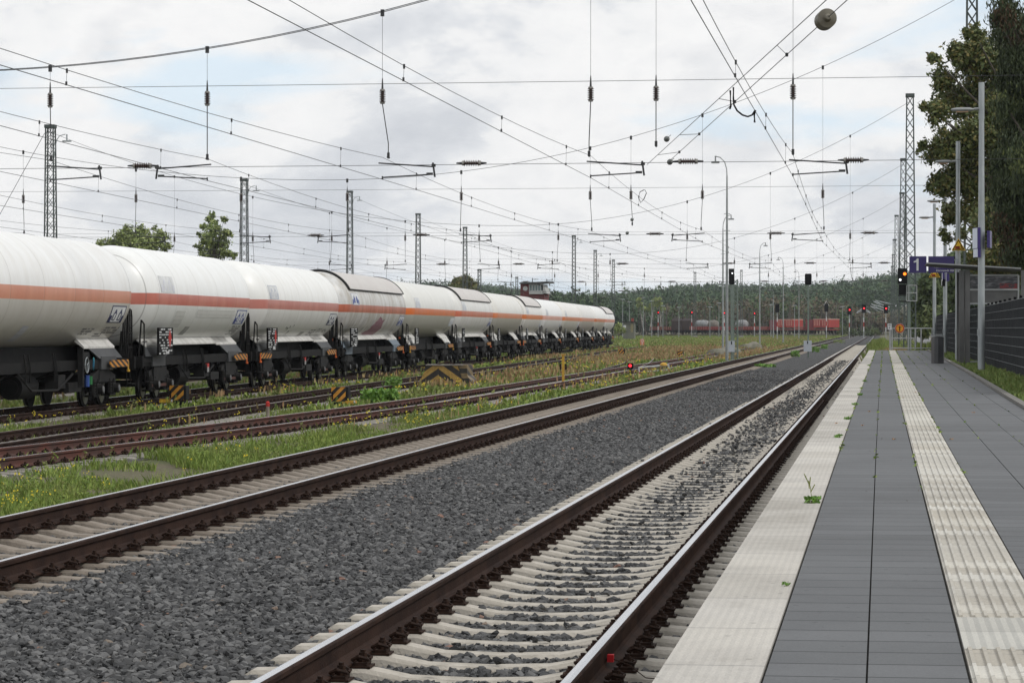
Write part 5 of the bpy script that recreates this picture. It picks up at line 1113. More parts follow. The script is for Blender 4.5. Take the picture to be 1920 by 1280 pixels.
# main signal at the platform end
p0 = P(1704.5, 650, 133); t = thing('main_signal', 'tall signal at the platform end showing an orange and a white light', 'railway signal', (p0.x, p0.y, -.1)); rel = lambda x, y, dy=0: P(x, y, 132.6)-Vector((p0.x, p0.y-dy*0, -.1))
o = MB(); o.box((0, 0, 2.2), (.14, .14, 4.6)); o.build('post', SPOLE, t)
a, b_ = rel(1683, 503), rel(1701, 532); c = (a+b_)/2; MB().box(tuple(c), (b_.x-a.x, .22, a.z-b_.z)).build('signal_head', BLK, t)
a, b_ = rel(1685, 534.5), rel(1699, 552.5); c2_ = (a+b_)/2; MB().box(tuple(c2_), (b_.x-a.x, .2, a.z-b_.z)).box((c2_.x, -.12, b_.z-.03), (b_.x-a.x+.05, .08, .04)).build('lower_signal_head', BLK, t)
v = rel(1696.3, 513.5); MB().cyl((v.x, c.y-.13, v.z), (v.x, c.y-.115, v.z), .075, n=16).build('orange_light', LORG, t); v = rel(1687.8, 524.6); MB().cyl((v.x, c.y-.13, v.z), (v.x, c.y-.115, v.z), .055, n=16).build('white_light', LWHT, t)
o = MB()
for (xa_, ya_, xb_, yb_) in ((1700, 535, 1700, 564), (1719, 535, 1719, 564), (1700, 535, 1719, 535), (1700, 549, 1719, 549), (1700, 564, 1719, 564), (1704, 535, 1704, 564)): o.path([rel(xa_, ya_), rel(xb_, yb_)], .022, 5)
o.build('service_cage', RAILM, t); o = MB(); a = rel(1686, 565); b_ = rel(1706, 565); o.box(((a.x+b_.x)/2, 0, a.z), (b_.x-a.x, .5, .05)); o.box(((a.x+b_.x)/2, 0, a.z+.8), (b_.x-a.x, .06, .05)); o.build('service_platform', DARK2, t)
def dark_signal(label, px, head, cab, d, w_):
    p0 = P(px, 660, d); zb = -.5; t = thing('signal', label, 'railway signal', (p0.x, p0.y, zb), 0, 'dark signals with white cabinets'); R_ = lambda x, y: P(x, y, d)-Vector((p0.x, p0.y, zb))
    zt = R_(px, head[3]).z; MB().box((0, 0, zt/2), (.11, .11, zt+.05)).build('post', SPOLE, t)
    a, b_ = R_(head[0], head[1]), R_(head[2], head[3]); c = (a+b_)/2; hw, hh = b_.x-a.x, a.z-b_.z
    o = MB(); o.prism([(c.x-hw/2, 0, c.z+hh/2-.06), (c.x-hw/2+.06, 0, c.z+hh/2), (c.x+hw/2-.06, 0, c.z+hh/2), (c.x+hw/2, 0, c.z+hh/2-.06), (c.x+hw/2, 0, c.z-hh/2+.06), (c.x+hw/2-.08, 0, c.z-hh/2), (c.x-hw/2+.08, 0, c.z-hh/2), (c.x-hw/2, 0, c.z-hh/2+.06)], (0, -.06, 0), (0, .06, 0)); o.box((c.x, .12, c.z+.02), (hw*.75, .28, hh*.86)); o.box((c.x, -.09, c.z-hh/2+.10), (hw*.95, .07, .04)); o.build('signal_head', BLK, t)
    for dx, dz in ((-.0, .25), (.0, 0), (0, -.25)): MB().cyl((c.x+dx*hw, -.075, c.z+dz*hh), (c.x+dx*hw, -.062, c.z+dz*hh), .085, n=14).build('dark_lens', mat('unlit lens', (.015, .015, .016), None, 4, .12), t)
    a, b_ = R_(cab[0], cab[1]), R_(cab[2], cab[3]); c = (a+b_)/2
    MB().box((c.x, -.12, c.z), (b_.x-a.x, .12, a.z-b_.z)).build('cabinet', CAB, t); MB().box((c.x-.0, -.185, a.z-.12), (.07, .01, .2)).build('cabinet_slot', BLK, t)
    MB().box((0, 0, .06), (.5, .5, .35)).build('footing', DARK2, t); return t, R_
t, R_ = dark_signal('dark signal with white cabinet on the left, beside the tall yard lamp pole', 1371.5, (1366.5, 513, 1377, 533.5), (1366.3, 639, 1377.6, 659.5), 171, .5)
c = R_(1371.5, 509); MB().box((c.x, 0, c.z), (.34, .1, .35)).build('upper_panel', DARK2, t); MB().cyl((c.x+.05, -.07, R_(1371, 512.3).z), (c.x+.05, -.05, R_(1371, 512.3).z), .045, n=10).build('white_light', LWHT, t)
t, R_ = dark_signal('dark signal with white cabinet between the two main tracks, right of the other one', 1515.5, (1509, 513, 1521.8, 534), (1507, 638.5, 1522, 659), 188, .5)
t = thing('lattice_mast', 'slim lattice pole directly behind the left dark signal', 'mast', (P(1379, 650, 178).x, P(1379, 650, 178).y, -.5)); o = MB(); lattice(o, 0, 0, 0, 5.4, .3, .25); o.build('lattice_frame', SPOLE, t)
def far_signal(px, py, d, label, lit=True, two=False, tri=False, hgt=None):
    p0 = P(px, py, d); zb = -.4; t = thing('far_signal', label, 'railway signal', (p0.x, p0.y, zb), 0, 'small signals at the far end of the yard'); zc = p0.z-zb
    hh = 1.5 if two else .75; MB().box((0, 0, zc), (.75 if two else .55, .2, hh)).build('signal_head', BLK, t)
    if lit: MB().cyl((.05, -.14, zc+(.12 if two else .1)), (.05, -.11, zc+(.12 if two else .1)), .14 if two else .12, n=12).build('red_light', LRED, t)
    n = 5; zt = zc-hh/2
    for k in range(n): pass
    o = MB(); w0 = .14
    for k in range(6): o.box((0, 0, zt*(k+.5)/6), (w0, w0, zt/6), (0, 0, 1, 2, 1, 0)[k] if two or lit else 0)
    o.build('post', [RAILM, WHITEP, REDP], t)
    if tri: MB().path([(-.45, 0, zc+.5), (0, 0, zc+1.3), (.45, 0, zc+.5), (-.45, 0, zc+.5)], .07, 4).build('triangle_board', WHITEP, t)
far_signal(1619.6, 579, 500, 'red lit signal between the two vanishing main tracks', two=True)
far_signal(1592.5, 582, 520, 'red lit signal left of the vanishing main tracks', two=True)
far_signal(1661, 579.5, 480, 'red lit signal just left of the row of lattice masts', two=True)
far_signal(1549.5, 577, 520, 'dark far signal with white triangle before the right red hopper wagon', lit=False, tri=True, two=True)
far_signal(1457.3, 578, 500, 'tall dark far signal in front of the left red hopper wagons', lit=False, two=True)
for px, py, lb in ((1234, 586.5, 'small red signal on a banded pole, farthest left of the freight wagons'), (1297, 586.5, 'small red signal on a banded pole beside the grey tank car'), (1358, 587.5, 'small red signal just left of the tall yard lamp pole'), (1414.5, 588.3, 'small red signal in front of the long red flat wagons')): far_signal(px, py, 640, lb)
# small red ground signal, yellow post, plates
c = PZ(1182, 702, YARD-.2); t = thing('ground_signal', 'small black ground signal with a bright red light beside the points', 'railway signal', c); MB().box((0, 0, .25), (.12, .12, .5)).box((0, 0, .42), (.28, .2, .3)).build('body', BLK, t); MB().cyl((0, -.13, .44), (0, -.10, .44), .07, n=16).build('red_light', LRED, t)
c = PZ(1056, 724, YARD-.22); t = thing('yellow_post', 'yellow steel post with two brown side lugs standing in the weeds', 'post', c); hp = (724-665)*(F*(H-c.z)/(724-HY))/F
MB().box((0, 0, hp/2), (.09, .09, hp)).box((0, 0, hp+.01), (.2, .16, .03)).build('post', YEL, t); MB().box((-.11, 0, hp*.62), (.07, .1, .24)).box((.11, 0, hp*.62), (.07, .1, .24)).build('side_lug', CLIP, t)
c = PZ(502, 778, YARD-.1); t = thing('marker_post', 'short white marker post with a red cap between the siding tracks', 'post', c); MB().cyl((0, 0, -.1), (0, 0, .22), .045, n=10).build('post', SL2, t); MB().cyl((0, 0, .22), (0, 0, .32), .052, n=10).cyl((0, 0, .32), (0, 0, .35), .052, .02, n=10).build('red_cap', REDP, t)
def lever_box(label, px, pyb, size, side=1, weight=True, dlt=0, lean=0.0):
    c = PZ(px, pyb, YARD-.2); s = size*(F*(H-c.z)/(pyb-HY))/F; t = thing('point_lever_box', label, 'point lever', c, .0, 'orange and black striped point lever boxes')
    fr = MB().box((0, 0, 0), (s, .012, s)).build('striped_plate', ORBL, t); fr.location = (0, -.19, s*.62+.12); fr.rotation_euler = (0, lean, 0)
    MB().box((.03*0+s*.10, 0, s*.62+.12), (s*1.16, .36, s*.98)).build('case', DARK2, t); MB().box((-s*.42, -.205, s*.5+.12), (.035, .03, s*.5)).build('handle', BLK, t)
    MB().box((0, 0, .06), (s*.7, .3, .16)).path([(-s*.2, -.1, .05), (s*.3, -.12, .02), (s*1.2, -.12, .02)], .02, 5).cyl((s*.4, -.15, .08), (s*.4, .15, .08), .05, n=8).build('base_rods', DARK2, t)
    if weight: MB().box((side*s*.75, -.12, .14), (s*.95, .14, .11)).build('yellow_weight', YEL, t); MB().box((side*s*1.12 if side > 0 else -s*.34, -.195, .15), (.05, .01, .07)).build('weight_end_mark', WHITEP, t)
    return t
ORBL = stripes('orange black lever stripes', (.62, .28, .03), (.014, .011, .010), 3.7, -1.0)
lever_box('striped point lever box with yellow weight on its left before the second tank wagon', 334, 760, 27, -1)
lever_box('striped point lever box between the sidings beside the broad leaved bush', 637, 763, 27, 1)
lever_box('small striped point lever box left of the points', 1165, 669, 10, 1, False)
lever_box('small tilted striped point lever box with yellow weight right of the points', 1275, 672, 10, -1, True, lean=.35)
c = PZ(1226, 700, YARD-.2); t = thing('point_machine', 'white framed point machine with yellow weight and yellow dome beside the red ground signal', 'point lever', c)
MB().path([(-.75, 0, .30), (.75, 0, .42)], .05, 5).path([(-.75, 0, .05), (.75, 0, .2)], .04, 5).path([(-.75, 0, 0), (-.75, 0, .34)], .05, 5).path([(.75, 0, 0), (.75, 0, .44)], .05, 5).build('frame', TXTW, t); MB().box((-.4, -.1, -.02), (.55, .2, .22)).build('yellow_weight', YEL, t); MB().box((-.72, -.1, -.02), (.14, .2, .18)).build('red_end', REDP, t); MB().lathe([(.2, 0), (.17, .1), (.08, .15), (.01, .16)], (.5, 0, .4), 12).build('yellow_dome', YEL, t)
c = PZ(1204, 648, YARD); t = thing('number_board', 'orange board with the figures 15 over 2 standing in the yard grass', 'sign', c); dd = F*(H-YARD)/(648-HY); w_ = 8*dd/F; h_ = 11*dd/F
MB().box((0, 0, h_*.62), (w_, .04, h_)).build('board', mat('orange board', (.62, .20, .09), (.55, .2, .1)), t); MB().box((0, .05, .3), (.1, .06, 1.2)).build('post', RAILM, t); text('15', w_*.85, WHITEP, t, (0, -.03, h_*.62+h_*.22), name='number'); text('2', w_*.85, WHITEP, t, (0, -.03, h_*.62-h_*.22), name='number')
# buffer block
c = PZ(838, 727, YARD-.24); dd = F*(H-c.z)/(727-HY); k_ = dd/F; t = thing('buffer_block', 'concrete buffer block with worn yellow and black stripes', 'buffer stop', c)
CB = stripes('worn yellow black stripes', (.44, .28, .07), (.03, .025, .022), 2.0, .7); CBm = stripes('worn yellow black stripes mirrored', (.44, .28, .07), (.03, .025, .022), 2.0, -.7); CBp = stripes('worn yellow black side stripes', (.22, .16, .08), (.03, .026, .022), 2.6, .25, 1)
zt, zb_ = 42*k_, -.05
pf = [(-58*k_, 0, zb_), (18*k_, 0, zb_), (14*k_, 0, zt), (-38*k_, 0, zt)]
o = MB(); xm = -16*k_
o.prism([(-58*k_, 0, zb_), (xm, 0, zb_), (xm, 0, zt), (-38*k_, 0, zt)], (0, 0, 0), (0, .5, 0), 1); o.prism([(xm+.004, 0, zb_), (34*k_, 0, zb_), (20*k_, 0, zt), (xm+.004, 0, zt)], (0, 0, 0), (0, .5, 0), 0); o.build('striped_face', [CB, CBm], t)
for i_, f_ in enumerate(t.children): pass
o = MB(); o.prism([(20.5*k_, 0, zt+.03), (38*k_, 0, zt+.03), (38*k_, 0, zt*.55), (57*k_, 0, zb_), (34.5*k_, 0, zb_)], (0, .02, 0), (0, 1.6, 0)); o.build('ribbed_side', CBp, t)
o = MB(); o.box((-5*k_, .3, zt+.02), (70*k_, .7, .05)); o.build('top_slab', SL3, t)
MB().path([(-20*k_, .2, zt+.05), (0, .2, zt+.14), (12*k_, .2, zt+.06)], .03, 5).build('rusty_loop', CLIP, t)
# red clamp on the near rail
c = P(1125, 1243, 15.35); t = thing('rail_clamp', 'small red clamp with a thin wire fixed to the foot of the near rail', 'clamp', (-1.49, c.y, -.10)); MB().box((.0, 0, .0), (.035, .05, .04)).build('red_block', mat('bright red plastic', (.60, .01, .02), (.5, .01, .015), 5, .4), t); MB().path([(0, 0, .0), (.1, .03, -.04), (.2, -.05, -.10), (.3, -.1, -.1)], .003, 4).path([(-.02, 0, 0), (-.03, -.05, -.05)], .004, 4).build('wire', CLIP, t)
# ---------------------------------------------------------------- yard lamps
def yard_lamp(label, px, ptop, d, side=-1, zb=-.5, rad=.10):
    p0 = P(px, 640, d); zt = H-(ptop-HY)*d/F; hh = zt-zb; t = thing('yard_lamp', label, 'street lamp', (p0.x, p0.y, zb), 0, 'thin yard lamp poles')
    o = MB(); o.path([(0, 0, 0), (0, 0, hh*.45), (0, 0, hh*.78), (0, 0, hh-1.2)], [rad, rad*.8, rad*.6, rad*.42], 10)
    for f in (.72, .80): o.path([(-.2, 0, hh*f-1), (.2, 0, hh*f-1)], .02, 5)
    o.build('pole', mat('light grey lamp pole', (.24, .26, .26), (.33, .35, .35), 3, .5, .3), t, math.radians(40))
    o = MB(); o.path([(0, 0, hh-1.2), (side*.02, 0, hh-.8), (side*.15, 0, hh-.35), (side*.42, 0, hh-.08), (side*.72, 0, hh)], .035, 6); o.build('curved_arm', MATS['light grey lamp pole'], t)
    o = MB(); o.cyl((side*.72, 0, hh-.32), (side*.72, 0, hh+.02), .045, n=6); o.box((side*.72, 0, hh-.38), (.5, .24, .12)); o.build('lamp_head', MATS['grey lamp housing'], t); return t
yard_lamp('tallest thin yard lamp pole, standing in front of the left dark signal', 1363, 293, 172)
yard_lamp('yard lamp pole with its arm bent right, just left of the tallest one', 1355.5, 403, 245, 1)
yard_lamp('yard lamp pole with its arm bent right between the two dark signals', 1424.5, 455, 345, 1)
yard_lamp('yard lamp pole with its arm bent left, just right of centre between the dark signals', 1468.5, 482, 400, -1)
yard_lamp('yard lamp pole without visible arm right of the second dark signal', 1498, 506, 520, -1)
yard_lamp('yard lamp pole standing by the left red hopper wagon', 1450, 540, 560, -1, rad=.12)
def t_lamp(px, py, d, lb):
    p0 = P(px, py, d); zb = -.3; t = thing('yard_floodlight', lb, 'street lamp', (p0.x, p0.y, zb), 0, 'far T shaped yard lights'); hh = p0.z-zb
    MB().cyl((0, 0, 0), (0, 0, hh), .09, .05, n=6).build('pole', MATS['light grey lamp pole'], t); MB().box((0, 0, hh), (.95, .3, .14)).build('lamp_head', mat('pale lamp head', (.45, .48, .5)), t)
PLC = ['leftmost, above the far hut', 'above the right end of the last tank wagon', 'right of the last tank wagon', 'over the left end of the far freight train', 'over the dark closed wagon', 'over the grey tank car', 'left of the tallest lamp pole', 'right of the left dark signal', 'over the long red flat wagons', 'over the left red hopper wagon', 'between the red hopper wagons and the red signals', 'behind the birch trunks']
for (px, py), lb in zip(((1167.5, 561), (1180, 565.6), (1206, 558), (1222, 564), (1273, 576), (1331, 575), (1348, 568), (1384, 571), (1445.6, 571), (1489.7, 572.5), (1579.7, 575), (1243, 573)), PLC): t_lamp(px, py, 640, 'small T shaped yard light, '+lb)
# thin white markers and spoil heaps
ROCK = mat('pale spoil heap', (.22, .205, .17), (.13, .13, .09), 2, .95, bump=.5, bscale=8)
def heap(label, px, py, w_, h_, d):
    c = P(px, py, d); c.z = gz(np.array(c.x), np.array(c.y)).item(); me = bpy.data.meshes.new('mound'); import bmesh as bm_
    b = bm_.new(); bm_.ops.create_icosphere(b, subdivisions=3, radius=1)
    for v in b.verts:
        r = 1+.16*math.sin(v.co.x*5+v.co.y*3)+.10*math.sin(v.co.y*9+v.co.z*7); v.co = Vector((v.co.x*w_*r, v.co.y*w_*.8*r, v.co.z*h_*r))
    b.to_mesh(me); b.free(); me.materials.append(ROCK); me.shade_smooth(); tag(obj('spoil_heap', me, None, c), label, 'heap')
heap('pale spoil heap behind the left dark signal', 1362, 652, 1.5, .75, 235)
heap('smaller pale spoil heap right of the left dark signal', 1410, 640, 1.3, .8, 300)
# ---------------------------------------------------------------- far freight train
RW = mat('red freight wagon paint', (.36, .028, .034), (.25, .03, .03), .8, .6); RWD = mat('dark red freight wagon paint', (.22, .03, .028), (.14, .02, .018), .8, .7); BRN = mat('brown closed wagon paint', (.035, .018, .016), (.05, .026, .02), .8, .7)
GRT = mat('silver grey tank paint', (.30, .31, .32), (.16, .155, .15), .9, .5)
RW2 = mat('dull flat wagon red', (.24, .026, .028), (.17, .024, .026), .9, .7)
def curve_pt(px, d=None):
    f = (px-1225)/(1565-1225); dd = 735-95*f; return dd
def fwagon(kind, x0, x1, label, m=None):
    d0, d1 = curve_pt(x0), curve_pt(x1); a, b_ = P(x0, 628, d0), P(x1, 628, d1); zb = .55; a.z = b_.z = zb; v = b_-a; L = v.length-.7; c = (a+b_)/2; t = thing('freight_wagon', label, 'freight wagon', c, math.atan2(v.y, v.x), 'freight wagons standing at the far edge of the yard'); m = m or RW
    o = MB(); o.box((0, 0, .95), (L, 2.5, .28)); o.build('underframe', RWD if kind != 'closed' else BRN, t)
    for e in (-1, 1):
        o = MB(); 
        for q in (-.9, .9):
            for s in (-1, 1): o.cyl((e*L*.34+q, s*.75-.06, .46), (e*L*.34+q, s*.75+.06, .46), .46, n=12)
        o.box((e*L*.34, -1.0, .55), (2.4, .1, .35)); o.build('bogie', DARK, t)
    if kind == 'hopper':
        for q in range(3):
            w_ = L/3-.55; xc = -L/2+L/3*(q+.5); o = MB()
            mm = mat('bright hopper side', (.42, .045, .034), (.30, .04, .034)) if q else mat('deep red hopper side', (.20, .014, .025), (.16, .016, .025)); o.prism([(xc-w_/2, 0, 1.45), (xc+w_/2, 0, 1.45), (xc+w_/2, 0, 3.3), (xc-w_/2, 0, 3.3)], (0, -1.35, 0), (0, 1.35, 0)); o.build('hopper_body', mm, t)
            if q:
                o = MB(); o.box((xc, 0, 3.36), (w_+.05, 2.8, .14)); [o.box((xc-w_/2+w_*(s+.5)/4, -1.38, 2.5), (.12, .06, 1.3)) for s in range(4)]; o.build('pale_ribs', mat('dusty pale red rim', (.70, .42, .34), (.75, .5, .42)), t)
    elif kind == 'flat':
        o = MB(); o.box((0, -1.3, 1.38), (L, .08, .62)); o.box((0, 1.3, 1.38), (L, .08, .62)); [o.box((-L/2+.4+(L-.8)*s/11, -1.37, 1.35), (.13, .06, .75), 1) for s in range(12)]; o.build('drop_side', [m, mat('faded pink stanchion', (.45, .17, .14), (.4, .14, .1))], t)
    elif kind == 'tank':
        q = Vector((1, 0, 0)).to_track_quat('Z', 'Y'); o = MB(); r = 1.1; hl = L/2-.4; o.lathe([(.02, -hl), (.7, -hl+.12), (.98, -hl+.4), (r, -hl+.8), (r, hl-.8), (.98, hl-.4), (.7, hl-.12), (.02, hl)], (0, 0, 2.25), 20, 0, q); o.build('tank', m, t, math.radians(40)); MB().cyl((0, 0, 3.25), (0, 0, 3.5), .35, n=10).build('dome_hatch', m, t)
    elif kind == 'closed':
        o = MB(); o.prism([(0, -1.35, 1.1), (0, 1.35, 1.1), (0, 1.35, 3.2), (0, .9, 3.9), (0, -.9, 3.9), (0, -1.35, 3.2)], (-L/2+.1, 0, 0), (L/2-.1, 0, 0)); o.build('body', m, t)
    return t
fwagon('flat', 1226, 1268, 'low brown flat wagon at the left end of the far freight train', mat('brown flat wagon', (.12, .045, .03), (.16, .08, .04)))
fwagon('closed', 1266, 1287, 'dark brown closed wagon with sloping roof in the far freight train', BRN); fwagon('closed', 1285, 1304, 'second dark closed wagon right of the sloping roofed one', BRN)
fwagon('tank', 1305, 1329, 'silver grey tank car in the far freight train', GRT)
fwagon('tank', 1329, 1346, 'smaller beige tank car beside the silver one', mat('beige tank car', (.20, .18, .155), (.13, .12, .10), .9))
fwagon('flat', 1300, 1340, 'long red flat wagon in front of the silver tank car', RW2); bpy.context.view_layer.update()
fwagon('flat', 1340, 1386, 'long red flat wagon behind the tallest lamp pole', RW2); fwagon('flat', 1386, 1424, 'long red flat wagon right of the left dark signal', RWD); fwagon('tank', 1381, 1401, 'low pale tank car partly hidden behind the red flat wagons', GRT)
fwagon('flat', 1424, 1450, 'dark red flat wagon next to the left red hopper wagon', RWD); fwagon('hopper', 1450, 1498, 'left bright red hopper wagon at the far edge of the yard'); fwagon('flat', 1498, 1518, 'short flat wagon between the two red hopper wagons', RWD); fwagon('hopper', 1518, 1566, 'right bright red hopper wagon at the far edge of the yard')
# ---------------------------------------------------------------- buildings
BRICK = mat('dark red brick', (.17, .035, .035), (.12, .03, .03), 2, .85)
c = P(1000, 560, 400); t = thing('signal_box', 'dark red brick signal box with a glazed cabin and flat overhanging roof', 'building', (c.x, c.y, -.5)); R_ = lambda x, y: P(x, y, 400)-Vector((c.x, c.y, -.5))
a, b_ = R_(977, 532), R_(1022, 570); zt = a.z; MB().box(((a.x+R_(994, 0).x)/2, 2, (zt)/2), (R_(994, 0).x-a.x, 6, zt)).box(((a.x+b_.x)/2, 2.02, R_(0, 549).z/2), (b_.x-a.x-.02, 5.9, R_(0, 549).z)).build('wall', BRICK, t)
MB().prism([(R_(976, 0).x, 0, zt-.05), (R_(976, 0).x, 0, zt+.15), (R_(1031, 0).x, 0, R_(0, 529).z+.1), (R_(1031, 0).x, 0, R_(0, 530.5).z)], (0, -1.6, 0), (0, 5.6, 0)).build('roof', mat('dark bitumen roof', (.05, .055, .055), (.08, .08, .08)), t)
wf = MB(); xa_, xb_ = R_(994.5, 0).x, R_(1021, 0).x; zlo, zhi = R_(0, 546).z, R_(0, 533.5).z
for k in range(6): x = xa_+(xb_-xa_)*k/5; wf.path([(x, -1.25, zlo), (x, -1.25, zhi)], .06, 4)
for z in (zlo, zhi): wf.path([(xa_, -1.25, z), (xb_, -1.25, z)], .07, 4)
wf.build('window_frame', mat('white window frame', (.5, .5, .5)), t); MB().box(((xa_+xb_)/2, .3, (zlo+zhi)/2), (xb_-xa_-.1, 3.0, zhi-zlo-.02)).build('glazing', mat('greenish window glass', (.10, .15, .16), (.2, .26, .26), 3, .15), t)
MB().prism([(xb_-.2, 0, zlo-.2), (xb_+.55, 0, zlo-.4), (xb_, 0, zhi), (xb_-.3, 0, zhi)], (0, -1.2, 0), (0, 3.5, 0)).box(((xa_+xb_)/2, .3, zlo-.22), (xb_-xa_+.1, 3.2, .4)).build('bay_panel', mat('pale bay panel', (.40, .41, .40), (.48, .48, .47)), t)
w = R_(986.5, 541); qy = Vector((0, -1, 0)).to_track_quat('Z', 'Y'); MB().lathe([(.2, 0), (.34, 0), (.34, .1), (.2, .1)], (w.x, -1.0, w.z), 16, 0, qy).build('round_window', TXTW, t)
for px, ph in ((996.5, 521), (1024, 523)): o = MB(); v0 = R_(px, 530); v1 = R_(px, ph); o.path([(v0.x, 1, v0.z), (v0.x, 1, v1.z)], .06, 4); o.path([(v0.x, 1, v1.z-.2), (v0.x+.9, 1, v1.z-.2)], .03, 4); o.build('antenna', WIRE, t)
c = P(1180, 610, 520); t = thing('hut', 'small flat roofed pale hut with a red chimney beyond the last tank wagon', 'building', (c.x, c.y, -.2)); R_ = lambda x, y: P(x, y, 520)-Vector((c.x, c.y, -.2))
MB().box((0, 0, R_(0, 604.5).z/2), (2.1, 2.4, R_(0, 604.5).z)).build('wall', mat('grey green rendered wall', (.10, .11, .09), (.16, .16, .12), .9), t); MB().box((0, 0, R_(0, 604).z+.08), (2.7, 3, .14)).build('roof', DARK2, t); MB().box((.6, 0, R_(0, 600).z), (.45, .45, .7)).build('chimney', mat('chimney brick', (.3, .06, .04)), t)
MB().box((-.75, -1.22, R_(0, 612).z), (.5, .05, .5)).build('window', WHITEP, t); MB().box((.6, -1.22, R_(0, 614).z-.1), (.5, .05, 1.6)).build('door', mat('ochre door', (.25, .22, .12)), t)
# far cantilever arms over the throat
for i, (x0_, y0_, x1_, y1_, d_, lb) in enumerate(((1606, 586, 1619, 577, 500, 'left'), (1632, 586, 1619, 577, 500, 'right'))):
    t = thing('cantilever_arm', 'pale slanting cantilever arm on the %s of the red signal between the main tracks' % lb, 'overhead line', P(x0_, y0_, d_)); b0 = t.location.copy(); MB().path([Vector((0, 0, 0)), P(x1_, y1_, d_)-b0], .07, 5).path([P(x0_, y0_+1, d_)-b0, P(x1_, y1_+4, d_)-b0], .05, 5).build('arm', MATS['pale lamp head'], t)
for i, (x0_, y0_, x1_, y1_, lb) in enumerate(((1632, 574, 1665, 584, 'lowest'), (1634, 570, 1667, 580, 'second lowest'), (1638, 565, 1668, 576, 'second highest'), (1641, 563, 1672, 570, 'highest'))):
    t = thing('cantilever_arm', 'pale slanting cantilever arm left of the mast row, %s of the bundle' % lb, 'overhead line', P(x0_, y0_, 560)); b0 = t.location.copy(); MB().path([Vector((0, 0, 0)), P(x1_, y1_, 520+10*i)-b0], .07, 5).path([P(x0_, y0_, 560)-b0, P(x0_+14, y0_+9, 560)-b0], .05, 5).build('arm', MATS['pale lamp head'], t)
# ---------------------------------------------------------------- trees
LEAVES = {}
def crown(name, blobs, n, size, ms, parent, origin, hang=0.0, shell=.55, seed=1, frac=.5, cl=26, sg=.17):
    """blobs: (centre, radius) in world; leaves in small clusters spread through the blobs"""
    rng = np.random.default_rng(seed); tot = sum(r**2.2 for _, r in blobs); out = []; nn = []
    for c, r in blobs:
        k = max(6, int(n*r**2.2/tot)); nc = max(4, k//cl)
        u = rng.normal(size=(nc, 3)); u /= np.linalg.norm(u, axis=1)[:, None]; rad = r*(shell+(1-shell)*rng.random(nc)**.6)*rng.uniform(.75, 1.12, nc); cc = u*rad[:, None]*np.array([1, 1, .92])
        idx = rng.integers(0, nc, k); off = rng.normal(size=(k, 3))*(sg*r**.6); 
        if hang: off[:, 2] -= np.abs(rng.normal(size=k))*hang
        out.append(np.array(c)+cc[idx]+off); nn.append((cc[idx]+off)/r*.8)
    pts = np.concatenate(out)-np.array(origin); v = leafquads(pts, size, 0, np.concatenate(nn))
    if hang:
        u = rng.normal(size=(len(pts), 3))*.35; u[:, 2] -= 1; u /= np.linalg.norm(u, axis=1)[:, None]; w_ = np.cross(u, rng.normal(size=u.shape)); w_ /= np.linalg.norm(w_, axis=1)[:, None]; s = size*rng.uniform(.7, 1.6, len(pts))[:, None]
        v[:, 0] = pts-u*s; v[:, 1] = pts+w_*s*.3; v[:, 2] = pts+u*s; v[:, 3] = pts-w_*s*.3
    mi = (rng.random(len(pts)) < frac).astype(int) if len(ms) > 1 else None
    if len(ms) > 2: q_ = np.sin(pts[:, 0]*1.3+pts[:, 2]*.9)+np.sin(pts[:, 2]*2.1+pts[:, 1]); mi = np.where(q_ > 1.55, 1, np.where(q_ < -1.1, 2, 0))*(rng.random(len(pts)) < .5)
    return obj(name, npmesh(name, v, 4, ms, mi), parent)
BARK = mat('grey brown bark', (.06, .05, .04), (.11, .095, .08), 3, .9, bump=.5, bscale=12); BIRCH = mat('pale birch bark', (.36, .34, .31), (.2, .19, .17), 2, .9)
def limbs(parent, h, r, targets, bark=BARK):
    o = MB(); o.path([(0, 0, -.3), (.05*r, 0, h*.25), (0, .08, h*.6), (.1, 0, h)], [r, r*.8, r*.55, r*.15], 8)
    for tg in targets:
        tg = Vector(tg); z0 = min(h*.85, max(h*.2, tg.z*.62)); m_ = Vector((tg.x*.45, tg.y*.45, z0+(tg.z-z0)*.55)); o.path([(0, 0, z0), m_, tg], [r*.38, r*.22, r*.05], 6)
    return o.build('trunk', bark, parent)
def tree(label, base, h, tr_, blobs, n, size, ms, name='tree', cat='tree', bark=BARK, group=None, **kw):
    t = thing(name, label, cat, base, 0, group); limbs(t, h, tr_, [Vector(c)-Vector(base) for c, r in blobs], bark)
    crown('crown', blobs, n, size, ms, t, base, **kw); return t
GL1 = mat('olive green leaves', (.055, .088, .022), (.13, .15, .042), .8, .65, island=True); GL2 = mat('yellowing leaves', (.11, .11, .026), (.20, .165, .05), .8, .65, island=True)
GDK = mat('dark cypress foliage', (.020, .036, .014), (.056, .075, .026), .6, .75, island=True); GBR = mat('browning foliage', (.05, .028, .014), (.075, .045, .02), .6, .8, island=True)
def bl(lst, d, jit=1.5, rs=1.0):
    out = []
    for px, py, r in lst: dd = d+random.uniform(-jit, jit); out.append((tuple(P(px, py, dd)), r*dd/FP*rs))
    return out
B_ = bl([(1752, 110, 16), (1765, 150, 30), (1800, 100, 28), (1825, 60, 22), (1840, 110, 50), (1790, 190, 40), (1755, 210, 26), (1735, 200, 12), (1830, 190, 55), (1850, 260, 60), (1785, 270, 42), (1752, 285, 24), (1733, 270, 13), (1815, 330, 55), (1768, 345, 28), (1860, 350, 60), (1790, 400, 28), (1870, 420, 55), (1835, 400, 40), (1775, 440, 14), (1805, 440, 18), (1745, 350, 12), (1724, 285, 7), (1880, 130, 60), (1880, 220, 60)], 101, 2.5, .92)
